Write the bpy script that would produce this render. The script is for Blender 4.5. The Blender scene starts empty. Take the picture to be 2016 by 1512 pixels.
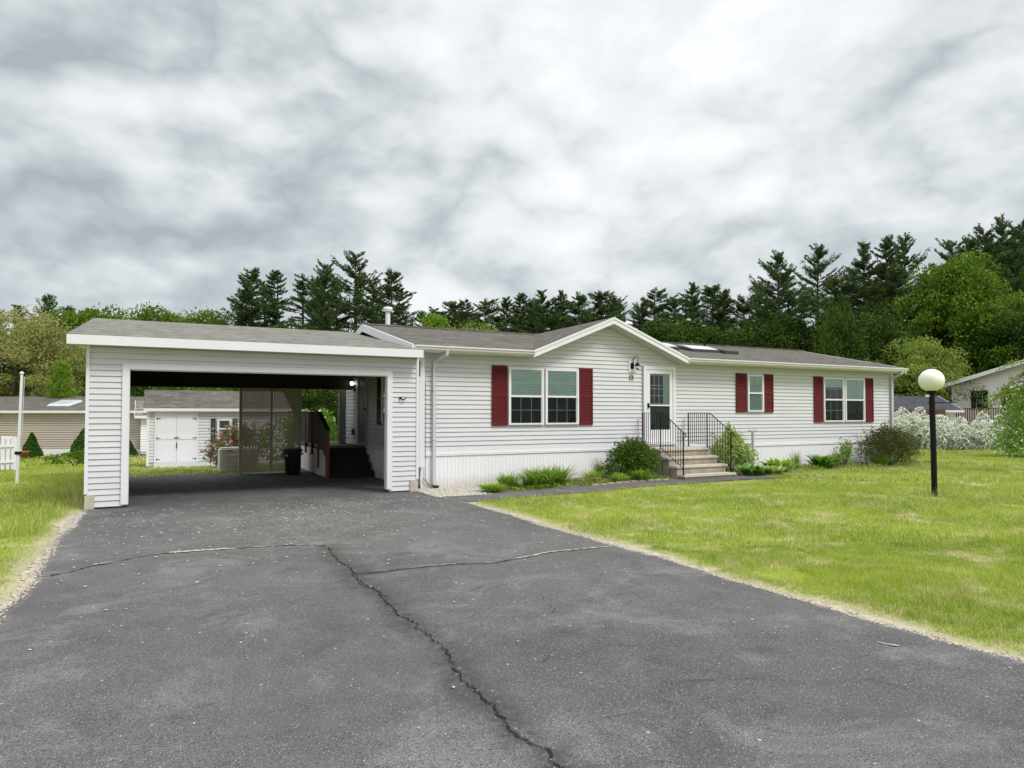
import bpy, bmesh, math, random
import numpy as np
from mathutils import Vector, Matrix
random.seed(7); RNG = np.random.default_rng(7)
SC = bpy.context.scene; COL = SC.collection
# ------------------------------------------------------------------ camera
F_PX = 1344.0; PITCH = math.radians(1.6); CYP = 776.0; HEAD = math.radians(62.5)
cam = bpy.data.cameras.new('camera'); camo = bpy.data.objects.new('camera', cam); COL.objects.link(camo)
camo.location = (0, 0, 1.85)
camo.rotation_euler = (math.pi/2 + PITCH, 0, HEAD - math.pi/2)
cam.sensor_width = 36; cam.lens = 36*F_PX/2016; cam.shift_y = (CYP-756)/2016
cam.clip_start = 0.05; cam.clip_end = 3000
SC.camera = camo
SC.view_settings.view_transform = 'Standard'; SC.view_settings.look = 'None'
SC.view_settings.exposure = 0.62; SC.view_settings.gamma = 1
# ------------------------------------------------------------------ world: overcast, cloud cover over a physical sky
W = bpy.data.worlds.new('World'); SC.world = W; W.use_nodes = True
nt = W.node_tree; nt.nodes.clear(); N = nt.nodes.new; L = nt.links.new
def mth(nt, op, a, b=None, c=None, clamp=False):
    n = nt.nodes.new('ShaderNodeMath'); n.operation = op; n.use_clamp = clamp
    for i, v in enumerate((a, b, c)):
        if v is None: continue
        if isinstance(v, (int, float)): n.inputs[i].default_value = v
        else: nt.links.new(v, n.inputs[i])
    return n.outputs[0]
def mixc(nt, fac, a, b, blend='MIX'):
    n = nt.nodes.new('ShaderNodeMix'); n.data_type = 'RGBA'; n.blend_type = blend; n.clamp_factor = True
    for k, v in ((0, fac), (6, a), (7, b)):
        if isinstance(v, (int, float)): n.inputs[k].default_value = v
        elif isinstance(v, (tuple, list)): n.inputs[k].default_value = (*v[:3], 1)
        else: nt.links.new(v, n.inputs[k])
    return n.outputs[2]
def ramp(nt, fac, stops):
    n = nt.nodes.new('ShaderNodeValToRGB'); cr = n.color_ramp
    while len(cr.elements) < len(stops): cr.elements.new(0.5)
    for e, (p, c) in zip(cr.elements, stops):
        e.position = p; e.color = (c, c, c, 1) if isinstance(c, (int, float)) else (*c, 1)
    nt.links.new(fac, n.inputs[0]); return n.outputs[0]
def noise(nt, vec, scale, detail=4, rough=.55, dist=0.0):
    n = nt.nodes.new('ShaderNodeTexNoise'); n.inputs['Scale'].default_value = scale
    n.inputs['Detail'].default_value = detail; n.inputs['Roughness'].default_value = rough
    n.inputs['Distortion'].default_value = dist
    if vec is not None: nt.links.new(vec, n.inputs['Vector'])
    return n.outputs['Fac']
SUN_EL = math.radians(52); SUN_AZ = math.radians(-62)   # direction towards the sun, azimuth measured from +X
sky = N('ShaderNodeTexSky'); sky.sky_type = 'NISHITA'; sky.sun_disc = False
sky.sun_elevation = SUN_EL; sky.sun_rotation = math.pi/2 - SUN_AZ
tc = N('ShaderNodeTexCoord'); sp = N('ShaderNodeSeparateXYZ'); L(tc.outputs['Generated'], sp.inputs[0])
zc = mth(nt, 'MAXIMUM', sp.outputs[2], 0.0)
den = mth(nt, 'ADD', zc, 0.30)
cmb = N('ShaderNodeCombineXYZ')
L(mth(nt, 'DIVIDE', sp.outputs[0], den), cmb.inputs[0]); L(mth(nt, 'DIVIDE', sp.outputs[1], den), cmb.inputs[1])
mp = N('ShaderNodeMapping'); mp.inputs['Location'].default_value = (3.7, 1.3, 0); mp.inputs['Rotation'].default_value = (0, 0, math.radians(-28)); mp.inputs['Scale'].default_value = (.8, 1.2, 1)
L(cmb.outputs[0], mp.inputs[0])
def dmap(off, zs=1.9):
    q = N('ShaderNodeMapping'); q.inputs['Location'].default_value = off; q.inputs['Rotation'].default_value = (0, 0, math.radians(20)); q.inputs['Scale'].default_value = (1, 1, zs)
    L(tc.outputs['Generated'], q.inputs[0]); return q.outputs[0]
def puffs(off, scale, det=3):   # billows: folded noise makes rounded lumps with dark creases
    nn = noise(nt, dmap(off, 1.6), scale, det, .5, .08)
    return mth(nt, 'MULTIPLY', mth(nt, 'ABSOLUTE', mth(nt, 'SUBTRACT', nn, .5)), 4.0)
n1 = noise(nt, dmap((2.1, .7, 0), 1.4), 1.6, 3, .5, .05)
n2 = noise(nt, dmap((.8, .1, 0), 1.7), 3.2, 10, .56, .05)
pf = puffs((.4, .9, 0), 3.8, 4); pfb = puffs((.4, .9, .06), 3.8, 4)
n4 = noise(nt, dmap((3.1, .2, 0), 1.9), 9, 8, .62, .05)
cov = mth(nt, 'ADD', mth(nt, 'MULTIPLY', n1, .52), mth(nt, 'MULTIPLY', n2, .38))
cov = mth(nt, 'ADD', cov, mth(nt, 'ADD', mth(nt, 'MULTIPLY', n4, .16), -.03))
cov = mth(nt, 'ADD', cov, mth(nt, 'MULTIPLY', mth(nt, 'SUBTRACT', pf, .40), .095))
cov = mth(nt, 'ADD', cov, mth(nt, 'MULTIPLY', mth(nt, 'SUBTRACT', pf, pfb), .10))
ccol = ramp(nt, cov, [(.36, (.35, .395, .415)), (.425, (.47, .515, .532)), (.48, (.61, .645, .66)), (.54, (.725, .748, .76)), (.64, (.84, .85, .858))])
# an overcast sky is brightest overhead and on the sun's side
bst = mth(nt, 'ADD', 1.0, mth(nt, 'MULTIPLY', ramp(nt, zc, [(.55, 0.0), (.85, 1.0)]), 1.5))
vm = N('ShaderNodeVectorMath'); vm.operation = 'SCALE'; L(ccol, vm.inputs[0]); L(bst, vm.inputs['Scale'])
skyb = N('ShaderNodeVectorMath'); skyb.operation = 'SCALE'; L(sky.outputs[0], skyb.inputs[0]); skyb.inputs['Scale'].default_value = .1
allc = mixc(nt, .95, skyb.outputs[0], vm.outputs[0])
bg = N('ShaderNodeBackground'); L(allc, bg.inputs[0]); bg.inputs[1].default_value = 0.80
out = N('ShaderNodeOutputWorld'); L(bg.outputs[0], out.inputs[0])
# ------------------------------------------------------------------ sun
sl = bpy.data.lights.new('sun', 'SUN'); sl.energy = 1.5; sl.angle = math.radians(16); sl.color = (1, .965, .91)
so = bpy.data.objects.new('sun', sl); COL.objects.link(so)
sd = Vector((math.cos(SUN_EL)*math.cos(SUN_AZ), math.cos(SUN_EL)*math.sin(SUN_AZ), math.sin(SUN_EL)))
so.rotation_euler = sd.to_track_quat('Z', 'Y').to_euler(); so.location = (0, -10, 20)

# ------------------------------------------------------------------ photo geometry: pixel ray -> point in the place
_fh = np.array([math.cos(HEAD), math.sin(HEAD), 0]); _R = np.array([math.sin(HEAD), -math.cos(HEAD), 0])
_F = _fh*math.cos(PITCH) + np.array([0, 0, math.sin(PITCH)]); _U = np.cross(_R, _F); _C = np.array([0, 0, 1.85])
def ray(px, py): return _F + _R*(px-1008)/F_PX + _U*(CYP-py)/F_PX
def onY(px, py, Y): d = ray(px, py); return _C + d*(Y/d[1])
def onX(px, py, X): d = ray(px, py); return _C + d*(X/d[0])
def onG(px, py, z=0.0): d = ray(px, py); return _C + d*((z-1.85)/d[2])
def onD(px, py, dist):
    d = ray(px, py); return _C + d*(dist/(d @ _fh))
def sstep(a, b, x):
    t = np.clip((x-a)/(b-a), 0, 1); return t*t*(3-2*t)
def gh(x, y):
    g = .1*sstep(5.8, 12, x)*(1-sstep(16, 20, y)) - .6*sstep(22, 42, y)
    return g

# ------------------------------------------------------------------ mesh helpers
def wloc(o):
    v = Vector((0, 0, 0))
    while o is not None: v += o.location; o = o.parent
    return v
class MB:
    def __init__(s): s.v = []; s.f = []
    def poly(s, pts):
        b = len(s.v); s.v += [tuple(p) for p in pts]; s.f.append(tuple(range(b, b+len(pts)))); return s
    def hexa(s, p):
        b = len(s.v); s.v += [tuple(q) for q in p]
        for q in ((0, 3, 2, 1), (4, 5, 6, 7), (0, 1, 5, 4), (1, 2, 6, 5), (2, 3, 7, 6), (3, 0, 4, 7)): s.f.append(tuple(b+i for i in q))
        return s
    def box(s, x0, x1, y0, y1, z0, z1):
        return s.hexa([(x0, y0, z0), (x1, y0, z0), (x1, y1, z0), (x0, y1, z0), (x0, y0, z1), (x1, y0, z1), (x1, y1, z1), (x0, y1, z1)])
    def tube(s, pts, r, seg=8, cap=True):
        pts = [Vector(p) for p in pts]; rs = r if isinstance(r, (list, tuple)) else [r]*len(pts)
        rings = []
        up0 = None
        for i, p in enumerate(pts):
            d = (pts[min(i+1, len(pts)-1)]-pts[max(i-1, 0)]).normalized()
            u = d.orthogonal().normalized() if up0 is None else (up0-d*up0.dot(d)).normalized()
            up0 = u; w = d.cross(u); b = len(s.v)
            for k in range(seg):
                a = 2*math.pi*k/seg; s.v.append(tuple(p+(u*math.cos(a)+w*math.sin(a))*rs[i]))
            rings.append(b)
        for a, b in zip(rings, rings[1:]):
            for k in range(seg):
                k2 = (k+1) % seg; s.f.append((a+k, a+k2, b+k2, b+k))
        if cap:
            s.f.append(tuple(rings[0]+k for k in range(seg))[::-1]); s.f.append(tuple(rings[-1]+k for k in range(seg)))
        return s
    def lathe(s, prof, c=(0, 0), seg=24, ax=1.0):
        rings = []
        for r, z in prof:
            b = len(s.v)
            for k in range(seg):
                a = 2*math.pi*k/seg; s.v.append((c[0]+r*math.cos(a), c[1]+r*math.sin(a)*ax, z))
            rings.append(b)
        for a, b in zip(rings, rings[1:]):
            for k in range(seg):
                k2 = (k+1) % seg; s.f.append((a+k, a+k2, b+k2, b+k))
        s.f.append(tuple(rings[0]+k for k in range(seg))[::-1]); s.f.append(tuple(rings[-1]+k for k in range(seg)))
        return s
    def bar(s, p, q, w, t, nrm):
        """flat bar from p to q, width w across, thickness t along nrm"""
        p = Vector(p); q = Vector(q); n = Vector(nrm).normalized(); d = (q-p).normalized(); c = d.cross(n)*w/2; h = n*t/2
        return s.hexa([p-c-h, p+c-h, p+c+h, p-c+h, q-c-h, q+c-h, q+c+h, q-c+h])
    def build(s, name, m, parent=None, smooth=False, world=True):
        off = wloc(parent) if (parent is not None and world) else Vector((0, 0, 0))
        me = bpy.data.meshes.new(name); me.from_pydata([tuple(Vector(v)-off) for v in s.v], [], s.f); me.update()
        if smooth: me.polygons.foreach_set('use_smooth', [True]*len(me.polygons))
        me.materials.append(m)
        o = bpy.data.objects.new(name, me); COL.objects.link(o)
        if parent is not None: o.parent = parent
        return o
def npmesh(name, V, Fc, m, parent=None, world=True):
    V = np.asarray(V, dtype=np.float32); Fc = np.asarray(Fc, dtype=np.int32); k = Fc.shape[1]
    if parent is not None and world: V = V - np.array(wloc(parent), dtype=np.float32)
    me = bpy.data.meshes.new(name); me.vertices.add(len(V)); me.vertices.foreach_set('co', V.ravel())
    me.loops.add(Fc.size); me.loops.foreach_set('vertex_index', Fc.ravel())
    me.polygons.add(len(Fc)); me.polygons.foreach_set('loop_start', np.arange(0, Fc.size, k, dtype=np.int32))
    try: me.polygons.foreach_set('loop_total', np.full(len(Fc), k, dtype=np.int32))
    except Exception: pass
    me.update(calc_edges=True); me.validate()
    me.materials.append(m)
    o = bpy.data.objects.new(name, me); COL.objects.link(o)
    if parent is not None: o.parent = parent
    return o
def tag(o, label=None, cat=None, group=None, kind=None):
    if label: o['label'] = label
    if cat: o['category'] = cat
    if group: o['group'] = group
    if kind: o['kind'] = kind
    return o
def thing(name, label, cat, loc=(0, 0, 0), group=None):
    o = bpy.data.objects.new(name, None); COL.objects.link(o); o.location = loc; o.empty_display_size = .2
    return tag(o, label, cat, group)
def copy_tree(o, parent=None):
    c = o.copy(); COL.objects.link(c); c.parent = parent
    for ch in list(o.children): copy_tree(ch, c)
    return c
class Fr:
    """wall frame: a runs along u, b outwards along n"""
    def __init__(s, o, u, n): s.o = Vector(o); s.u = Vector(u); s.n = Vector(n)
    def p(s, a, b, z): return tuple(s.o + s.u*a + s.n*b + Vector((0, 0, z)))
    def box(s, mb, a0, a1, b0, b1, z0, z1):
        mb.hexa([s.p(a0, b0, z0), s.p(a1, b0, z0), s.p(a1, b1, z0), s.p(a0, b1, z0), s.p(a0, b0, z1), s.p(a1, b0, z1), s.p(a1, b1, z1), s.p(a0, b1, z1)]); return mb

# ------------------------------------------------------------------ materials
def mat(name, col, rough=.6, var=.0, vscale=3.0, bump=0.0, bscale=40.0, metal=0.0, spec=.5, col2=None, trans=0.0, stretch=None, island=False):
    m = bpy.data.materials.new(name); m.use_nodes = True; nt = m.node_tree; b = nt.nodes['Principled BSDF']
    b.inputs['Roughness'].default_value = rough; b.inputs['Metallic'].default_value = metal
    b.inputs['Specular IOR Level'].default_value = spec
    tcn = nt.nodes.new('ShaderNodeTexCoord'); vec = tcn.outputs['Object']
    if stretch:
        mpn = nt.nodes.new('ShaderNodeMapping'); mpn.inputs['Scale'].default_value = stretch; nt.links.new(vec, mpn.inputs[0]); vec = mpn.outputs[0]
    c2 = col2 if col2 else tuple(c*(1-var) for c in col)
    fac = ramp(nt, noise(nt, vec, vscale, 6, .6), [(.3, 0.0), (.7, 1.0)])
    if island:
        g = nt.nodes.new('ShaderNodeNewGeometry'); fac = mth(nt, 'ADD', mth(nt, 'MULTIPLY', fac, .45), mth(nt, 'MULTIPLY', g.outputs['Random Per Island'], .55))
    c = mixc(nt, fac, col, c2)
    nt.links.new(c, b.inputs['Base Color'])
    if bump:
        bn = nt.nodes.new('ShaderNodeBump'); bn.inputs['Strength'].default_value = bump; bn.inputs['Distance'].default_value = .01
        nt.links.new(noise(nt, vec, bscale, 4, .6), bn.inputs['Height']); nt.links.new(bn.outputs[0], b.inputs['Normal'])
    if trans:
        tr = nt.nodes.new('ShaderNodeBsdfTranslucent'); nt.links.new(c, tr.inputs[0])
        mx = nt.nodes.new('ShaderNodeMixShader'); mx.inputs[0].default_value = trans
        o = nt.nodes['Material Output']; nt.links.new(b.outputs[0], mx.inputs[1]); nt.links.new(tr.outputs[0], mx.inputs[2]); nt.links.new(mx.outputs[0], o.inputs[0])
    return m
M = {}
M['siding'] = mat('siding_vinyl', (.67, .658, .695), .45, .09, 1.3, .12, 30, stretch=(1, 1, 4))
M['siding_warm'] = mat('siding_beige', (.50, .42, .37), .6, .10, 1.5)
M['siding_white'] = mat('siding_white', (.87, .83, .84), .5, .08, 1.5)
M['white'] = mat('white_trim', (.79, .78, .82), .4, .06, 2.0, .05, 20)
M['soffit'] = mat('soffit_vinyl', (.58, .55, .57), .6, .08, 3)
M['skirt'] = mat('skirting_vinyl', (.86, .85, .88), .5, .06, 1.5, .05, 20, stretch=(1, 1, .3))
_m = M['skirt']; nt = _m.node_tree; _b = nt.nodes['Principled BSDF']; _l = _b.inputs['Base Color'].links[0].from_socket
_tc = nt.nodes.new('ShaderNodeTexCoord'); _s = nt.nodes.new('ShaderNodeSeparateXYZ'); nt.links.new(_tc.outputs['Object'], _s.inputs[0])
_f = mth(nt, 'MULTIPLY', ramp(nt, mth(nt, 'ADD', _s.outputs[2], mth(nt, 'MULTIPLY', noise(nt, _tc.outputs['Object'], 4, 5, .7), .35)), [(.25, .55), (.5, 0.0)]), .8)
nt.links.new(mixc(nt, _f, _l, (.42, .36, .27)), _b.inputs['Base Color'])
M['gutter'] = mat('gutter_aluminium', (.74, .72, .73), .35, .10, 2)
M['downspout'] = mat('downspout_grey', (.60, .63, .65), .4, .12, 4)
M['concrete'] = mat('step_concrete', (.44, .38, .31), .85, .35, 5, .5, 60)
M['concrete_edge'] = mat('tread_concrete', (.58, .52, .43), .85, .3, 6, .5, 60)
M['black_iron'] = mat('black_iron', (.006, .006, .007), .6, .2, 10, spec=.2)
M['black_plastic'] = mat('black_plastic', (.012, .013, .015), .45, .2, 8, .2, 30)
M['dark_wood'] = mat('dark_stained_wood', (.035, .018, .012), .7, .4, 5, .3, 40, stretch=(3, 3, .4))
M['brown_wood'] = mat('brown_wood', (.16, .065, .03), .7, .4, 5, .3, 40, stretch=(3, 3, .4))
M['deck_wood'] = mat('weathered_deck_wood', (.14, .12, .10), .8, .3, 5, .3, 40)
M['tread_black'] = mat('black_rubber_treads', (.008, .008, .009), .8, .2, 8)
M['ceiling'] = mat('shade_dark_ceiling_wood', (.035, .026, .02), .8, .4, 2, .2, 20)  # unpainted wood, coloured near black so the carport's shade is in the colour
M['lattice'] = mat('lattice_vinyl', (.56, .45, .29), .6, .15, 4)
M['post_grey'] = mat('post_painted', (.42, .44, .43), .55, .1, 4)
M['bark'] = mat('bark', (.085, .065, .05), .9, .4, 6, .8, 20)
M['blind'] = mat('blind_slats', (.70, .82, .80), .5, .08, 3)
M['blind_white'] = mat('white_blind_slats', (.72, .78, .76), .5, .08, 3)
M['dark_room'] = mat('dark_room', (.018, .02, .024), .9, .3, 3)
M['curtain'] = mat('curtain', (.55, .66, .60), .8, .2, 6, stretch=(8, 8, .3))
M['black_shutter'] = mat('black_shutter', (.02, .02, .025), .5, .1, 5)
M['terracotta'] = mat('terracotta', (.42, .13, .06), .8, .2, 8)
M['stone'] = mat('pale_pebble', (.62, .57, .48), .8, .45, 9, island=True)
M['petal'] = mat('fallen_petal', (.80, .78, .72), .7, .25, 9, island=True)
M['generator'] = mat('generator_shell', (.72, .70, .60), .5, .08, 4)
M['soil'] = mat('mulch_soil', (.10, .07, .05), .95, .5, 14, 1.0, 60, col2=(.22, .17, .12))
M['brick'] = mat('edging_brick', (.33, .17, .12), .9, .4, 8, .5, 50, col2=(.40, .34, .27))
M['digits'] = mat('bronze_digits', (.09, .06, .03), .5, .2, 10)
M['rug'] = mat('plain_dark', (.05, .05, .055), .8, .2, 5)
def mat_shutter(name, col, col2):
    return mat(name, col, .75, 0, 5, .1, 30, col2=col2, spec=.15)
M['red_shutter'] = mat_shutter('burgundy_shutter', (.14, .019, .022), (.11, .015, .018))
M['faded_shutter'] = mat_shutter('faded_red_shutter', (.165, .026, .018), (.10, .018, .032))
def mat_glass(name, tint, gl=.35):
    m = bpy.data.materials.new(name); m.use_nodes = True; nt = m.node_tree; nt.nodes.clear()
    t = nt.nodes.new('ShaderNodeBsdfTransparent'); t.inputs[0].default_value = (*tint, 1)
    g = nt.nodes.new('ShaderNodeBsdfGlossy'); g.inputs[0].default_value = (.9, .92, .95, 1); g.inputs['Roughness'].default_value = .03
    tcn = nt.nodes.new('ShaderNodeTexCoord'); bn = nt.nodes.new('ShaderNodeBump'); bn.inputs['Strength'].default_value = .3; bn.inputs['Distance'].default_value = .03
    nt.links.new(noise(nt, tcn.outputs['Object'], 2.2, 2), bn.inputs['Height']); nt.links.new(bn.outputs[0], g.inputs['Normal'])
    fr = nt.nodes.new('ShaderNodeFresnel'); fr.inputs[0].default_value = 1.5
    f = mth(nt, 'MULTIPLY', fr.outputs[0], gl/.04*.35, clamp=True)
    mx = nt.nodes.new('ShaderNodeMixShader'); nt.links.new(f, mx.inputs[0]); nt.links.new(t.outputs[0], mx.inputs[1]); nt.links.new(g.outputs[0], mx.inputs[2])
    o = nt.nodes.new('ShaderNodeOutputMaterial'); nt.links.new(mx.outputs[0], o.inputs[0]); return m
M['glass'] = mat_glass('window_glass', (.86, .93, .92), .14)
M['glass_screen'] = mat_glass('screened_glass', (.55, .60, .62), .06)
M['skylight'] = mat('skylight_dome', (.55, .58, .60), .12, .04, 3)
def mat_emit(name, col, s, base):
    m = mat(name, base, .35, .03, 3); b = m.node_tree.nodes['Principled BSDF']
    b.inputs['Emission Color'].default_value = (*col, 1); b.inputs['Emission Strength'].default_value = s; return m
M['bulb'] = mat_emit('lit_bulb', (1, .93, .8), 3.5, (.9, .9, .85))
M['globe'] = mat('opal_globe', (.88, .84, .73), .35, .05, 3, spec=.4)
def mat_shingle(name, c1, c2, sc=1.0):
    m = bpy.data.materials.new(name); m.use_nodes = True; nt = m.node_tree; b = nt.nodes['Principled BSDF']; b.inputs['Roughness'].default_value = .95
    b.inputs['Specular IOR Level'].default_value = .2
    tcn = nt.nodes.new('ShaderNodeTexCoord'); s = nt.nodes.new('ShaderNodeSeparateXYZ'); nt.links.new(tcn.outputs['Object'], s.inputs[0])
    def sc_noise(sx, sy, scale, det=4):
        q = nt.nodes.new('ShaderNodeMapping'); q.inputs['Scale'].default_value = (sx, sy, sy); nt.links.new(tcn.outputs['Object'], q.inputs[0])
        return noise(nt, q.outputs[0], scale, det, .65)
    row = mth(nt, 'MULTIPLY', s.outputs[1], 1/.145*sc)
    fr_ = mth(nt, 'FRACT', row); rid = mth(nt, 'FLOOR', row)
    cm = nt.nodes.new('ShaderNodeCombineXYZ')
    nt.links.new(mth(nt, 'FLOOR', mth(nt, 'ADD', mth(nt, 'MULTIPLY', s.outputs[0], 5.5), mth(nt, 'MULTIPLY', rid, .37))), cm.inputs[0]); nt.links.new(rid, cm.inputs[1])
    wn = nt.nodes.new('ShaderNodeTexWhiteNoise'); nt.links.new(cm.outputs[0], wn.inputs['Vector'])
    c = mixc(nt, wn.outputs['Value'], c1, c2)
    line = mth(nt, 'MULTIPLY', ramp(nt, fr_, [(.0, 1.0), (.16, 1.0), (.30, 0.0)]), ramp(nt, sc_noise(1.2, 6, 2.2), [(.40, .25), (.58, 1.0)]))
    c = mixc(nt, mth(nt, 'MULTIPLY', line, .8), c, tuple(x*.35 for x in c2))
    c = mixc(nt, 1.0, c, ramp(nt, sc_noise(.5, 3, 1.6, 5), [(.3, .72), (.7, 1.25)]), 'MULTIPLY')
    c = mixc(nt, 1.0, c, ramp(nt, noise(nt, tcn.outputs['Object'], 45, 3, .7), [(.3, .72), (.7, 1.25)]), 'MULTIPLY')
    nt.links.new(c, b.inputs['Base Color'])
    bn = nt.nodes.new('ShaderNodeBump'); bn.inputs['Strength'].default_value = .5; bn.inputs['Distance'].default_value = .012
    nt.links.new(mth(nt, 'SUBTRACT', 1.0, fr_), bn.inputs['Height']); nt.links.new(bn.outputs[0], b.inputs['Normal'])
    return m
M['shingle_dark'] = mat_shingle('brown_shingles', (.155, .138, .120), (.098, .088, .079))
M['shingle_grey'] = mat_shingle('grey_shingles', (.25, .235, .20), (.15, .145, .13))
M['shingle_slate'] = mat_shingle('slate_shingles', (.075, .08, .09), (.05, .053, .06))
def mat_leaf(name, c1, c2, tr=.3, rough=.55, scale=.9):
    m = bpy.data.materials.new(name); m.use_nodes = True; nt = m.node_tree; b = nt.nodes['Principled BSDF']; b.inputs['Roughness'].default_value = rough
    b.inputs['Specular IOR Level'].default_value = .1
    g = nt.nodes.new('ShaderNodeNewGeometry'); tcn = nt.nodes.new('ShaderNodeTexCoord')
    nz = ramp(nt, noise(nt, tcn.outputs['Object'], scale, 3, .6), [(.35, 0.0), (.65, 1.0)])
    f = mth(nt, 'ADD', mth(nt, 'MULTIPLY', nz, .55), mth(nt, 'MULTIPLY', mth(nt, 'POWER', g.outputs['Random Per Island'], 1.4), .5), clamp=True)
    c = mixc(nt, f, c1, c2); nt.links.new(c, b.inputs['Base Color'])
    t = nt.nodes.new('ShaderNodeBsdfTranslucent'); nt.links.new(c, t.inputs[0])
    mx = nt.nodes.new('ShaderNodeMixShader'); mx.inputs[0].default_value = tr
    nt.links.new(b.outputs[0], mx.inputs[1]); nt.links.new(t.outputs[0], mx.inputs[2]); nt.links.new(mx.outputs[0], nt.nodes['Material Output'].inputs[0])
    return m
M['pine'] = mat_leaf('pine_needles', (.036, .074, .024), (.115, .175, .050), .25, .6, .35)
M['pine_warm'] = mat_leaf('warm_pine_needles', (.045, .075, .020), (.125, .175, .042), .2, .6, .35)
M['decid'] = mat_leaf('maple_leaves', (.050, .105, .008), (.20, .31, .030), .35)
M['decid_bright'] = mat_leaf('bright_leaves', (.13, .24, .02), (.27, .40, .05), .4)
M['decid_yellow'] = mat_leaf('yellow_green_leaves', (.17, .25, .035), (.33, .40, .09), .4)
M['decid_tan'] = mat_leaf('tan_spring_leaves', (.20, .27, .05), (.46, .40, .18), .4, .6, .30)
M['decid_dark'] = mat_leaf('dark_leaves', (.022, .055, .008), (.095, .165, .022), .3)
M['yew'] = mat_leaf('yew_needles', (.040, .085, .012), (.15, .25, .035), .25, .5, 3)
M['varieg'] = mat_leaf('variegated_leaves', (.22, .36, .05), (.60, .66, .30), .35, .5, 4)
M['hosta'] = mat_leaf('hosta_leaves', (.10, .24, .03), (.22, .40, .07), .3, .4, 4)
M['lily'] = mat_leaf('lily_leaves', (.13, .26, .02), (.32, .47, .07), .3, .45, 5)
M['lime'] = mat_leaf('lime_leaves', (.24, .38, .03), (.36, .52, .07), .3, .5, 5)
M['barberry'] = mat_leaf('barberry_leaves', (.055, .060, .024), (.15, .18, .045), .2, .6, 4)
M['cone'] = mat_leaf('spruce_needles', (.03, .08, .012), (.07, .15, .02), .15, .6, 4)
M['hedge'] = mat_leaf('hedge_leaves', (.13, .27, .03), (.26, .42, .07), .35, .5, 3)
M['flower_white'] = mat_leaf('white_blossom', (.72, .73, .66), (.86, .86, .80), .25, .7, 3)
M['flower_pink'] = mat_leaf('pink_blossom', (.62, .16, .26), (.72, .34, .42), .3, .7, 3)
M['rhodo'] = mat_leaf('rhododendron_leaves', (.11, .16, .04), (.27, .20, .10), .2, .5, 5)
M['dry'] = mat_leaf('dry_stalks', (.35, .27, .13), (.40, .38, .16), .2, .7, 5)
M['stem'] = mat('stems', (.12, .08, .045), .9, .3, 8)

# lawn ground and grass blades share one palette laid out in place
def lawn_color(nt, blades):
    tcn = nt.nodes.new('ShaderNodeTexCoord'); v = tcn.outputs['Object']
    g1 = ramp(nt, noise(nt, v, .45, 5, .6, .6), [(.36, 0.0), (.64, 1.0)])
    g2 = ramp(nt, noise(nt, v, 3.5, 5, .65), [(.38, 0.0), (.66, 1.0)])
    dry = ramp(nt, noise(nt, v, 1.3, 7, .72, .4), [(.515, 0.0), (.61, 1.0)])
    base = mixc(nt, g1, (.185, .305, .014), (.400, .505, .042))
    base = mixc(nt, mth(nt, 'MULTIPLY', g2, .6), base, (.38, .44, .07))
    if blades:
        g = nt.nodes.new('ShaderNodeNewGeometry'); r = g.outputs['Random Per Island']
        base = mixc(nt, mth(nt, 'MULTIPLY', r, .55), base, (.42, .48, .10))
        pale = mth(nt, 'MULTIPLY', mth(nt, 'GREATER_THAN', r, .84), .75)
        base = mixc(nt, pale, base, (.62, .56, .33))
        base = mixc(nt, mth(nt, 'MULTIPLY', dry, mth(nt, 'MULTIPLY', mth(nt, 'FRACT', mth(nt, 'MULTIPLY', r, 7.0)), .85)), base, (.62, .54, .33))
    else:
        fine = ramp(nt, noise(nt, v, 60, 4, .7), [(.3, 0.0), (.7, 1.0)])
        base = mixc(nt, .35, base, (.13, .13, .05))
        base = mixc(nt, mth(nt, 'MULTIPLY', fine, .55), base, (.07, .075, .022))
        sx_ = nt.nodes.new('ShaderNodeSeparateXYZ'); nt.links.new(v, sx_.inputs[0])
        dx_ = mth(nt, 'ABSOLUTE', mth(nt, 'SUBTRACT', mth(nt, 'SUBTRACT', sx_.outputs[0], 2.23), 0.0))
        near = ramp(nt, mth(nt, 'MULTIPLY', mth(nt, 'SUBTRACT', dx_, 3.4), .5), [(.0, 1.0), (.12, .75), (.32, 0.0)])
        bare_ = mth(nt, 'MULTIPLY', near, ramp(nt, noise(nt, v, 3.2, 6, .75), [(.30, .3), (.52, 1.0)]))
        base = mixc(nt, bare_, base, mixc(nt, fine, (.50, .43, .33), (.30, .25, .17)))
        base = mixc(nt, mth(nt, 'MULTIPLY', dry, .7), base, (.44, .36, .21))
    return base
m = bpy.data.materials.new('lawn_ground'); m.use_nodes = True; nt = m.node_tree; b = nt.nodes['Principled BSDF']; b.inputs['Roughness'].default_value = .95; b.inputs['Specular IOR Level'].default_value = .1
nt.links.new(lawn_color(nt, False), b.inputs['Base Color']); M['lawn'] = m
m = bpy.data.materials.new('grass_blades'); m.use_nodes = True; nt = m.node_tree; b = nt.nodes['Principled BSDF']; b.inputs['Roughness'].default_value = .7; b.inputs['Specular IOR Level'].default_value = .08
c = lawn_color(nt, True); nt.links.new(c, b.inputs['Base Color'])
t = nt.nodes.new('ShaderNodeBsdfTranslucent'); nt.links.new(c, t.inputs[0]); mx = nt.nodes.new('ShaderNodeMixShader'); mx.inputs[0].default_value = .35
nt.links.new(b.outputs[0], mx.inputs[1]); nt.links.new(t.outputs[0], mx.inputs[2]); nt.links.new(mx.outputs[0], nt.nodes['Material Output'].inputs[0]); M['grass'] = m
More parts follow.
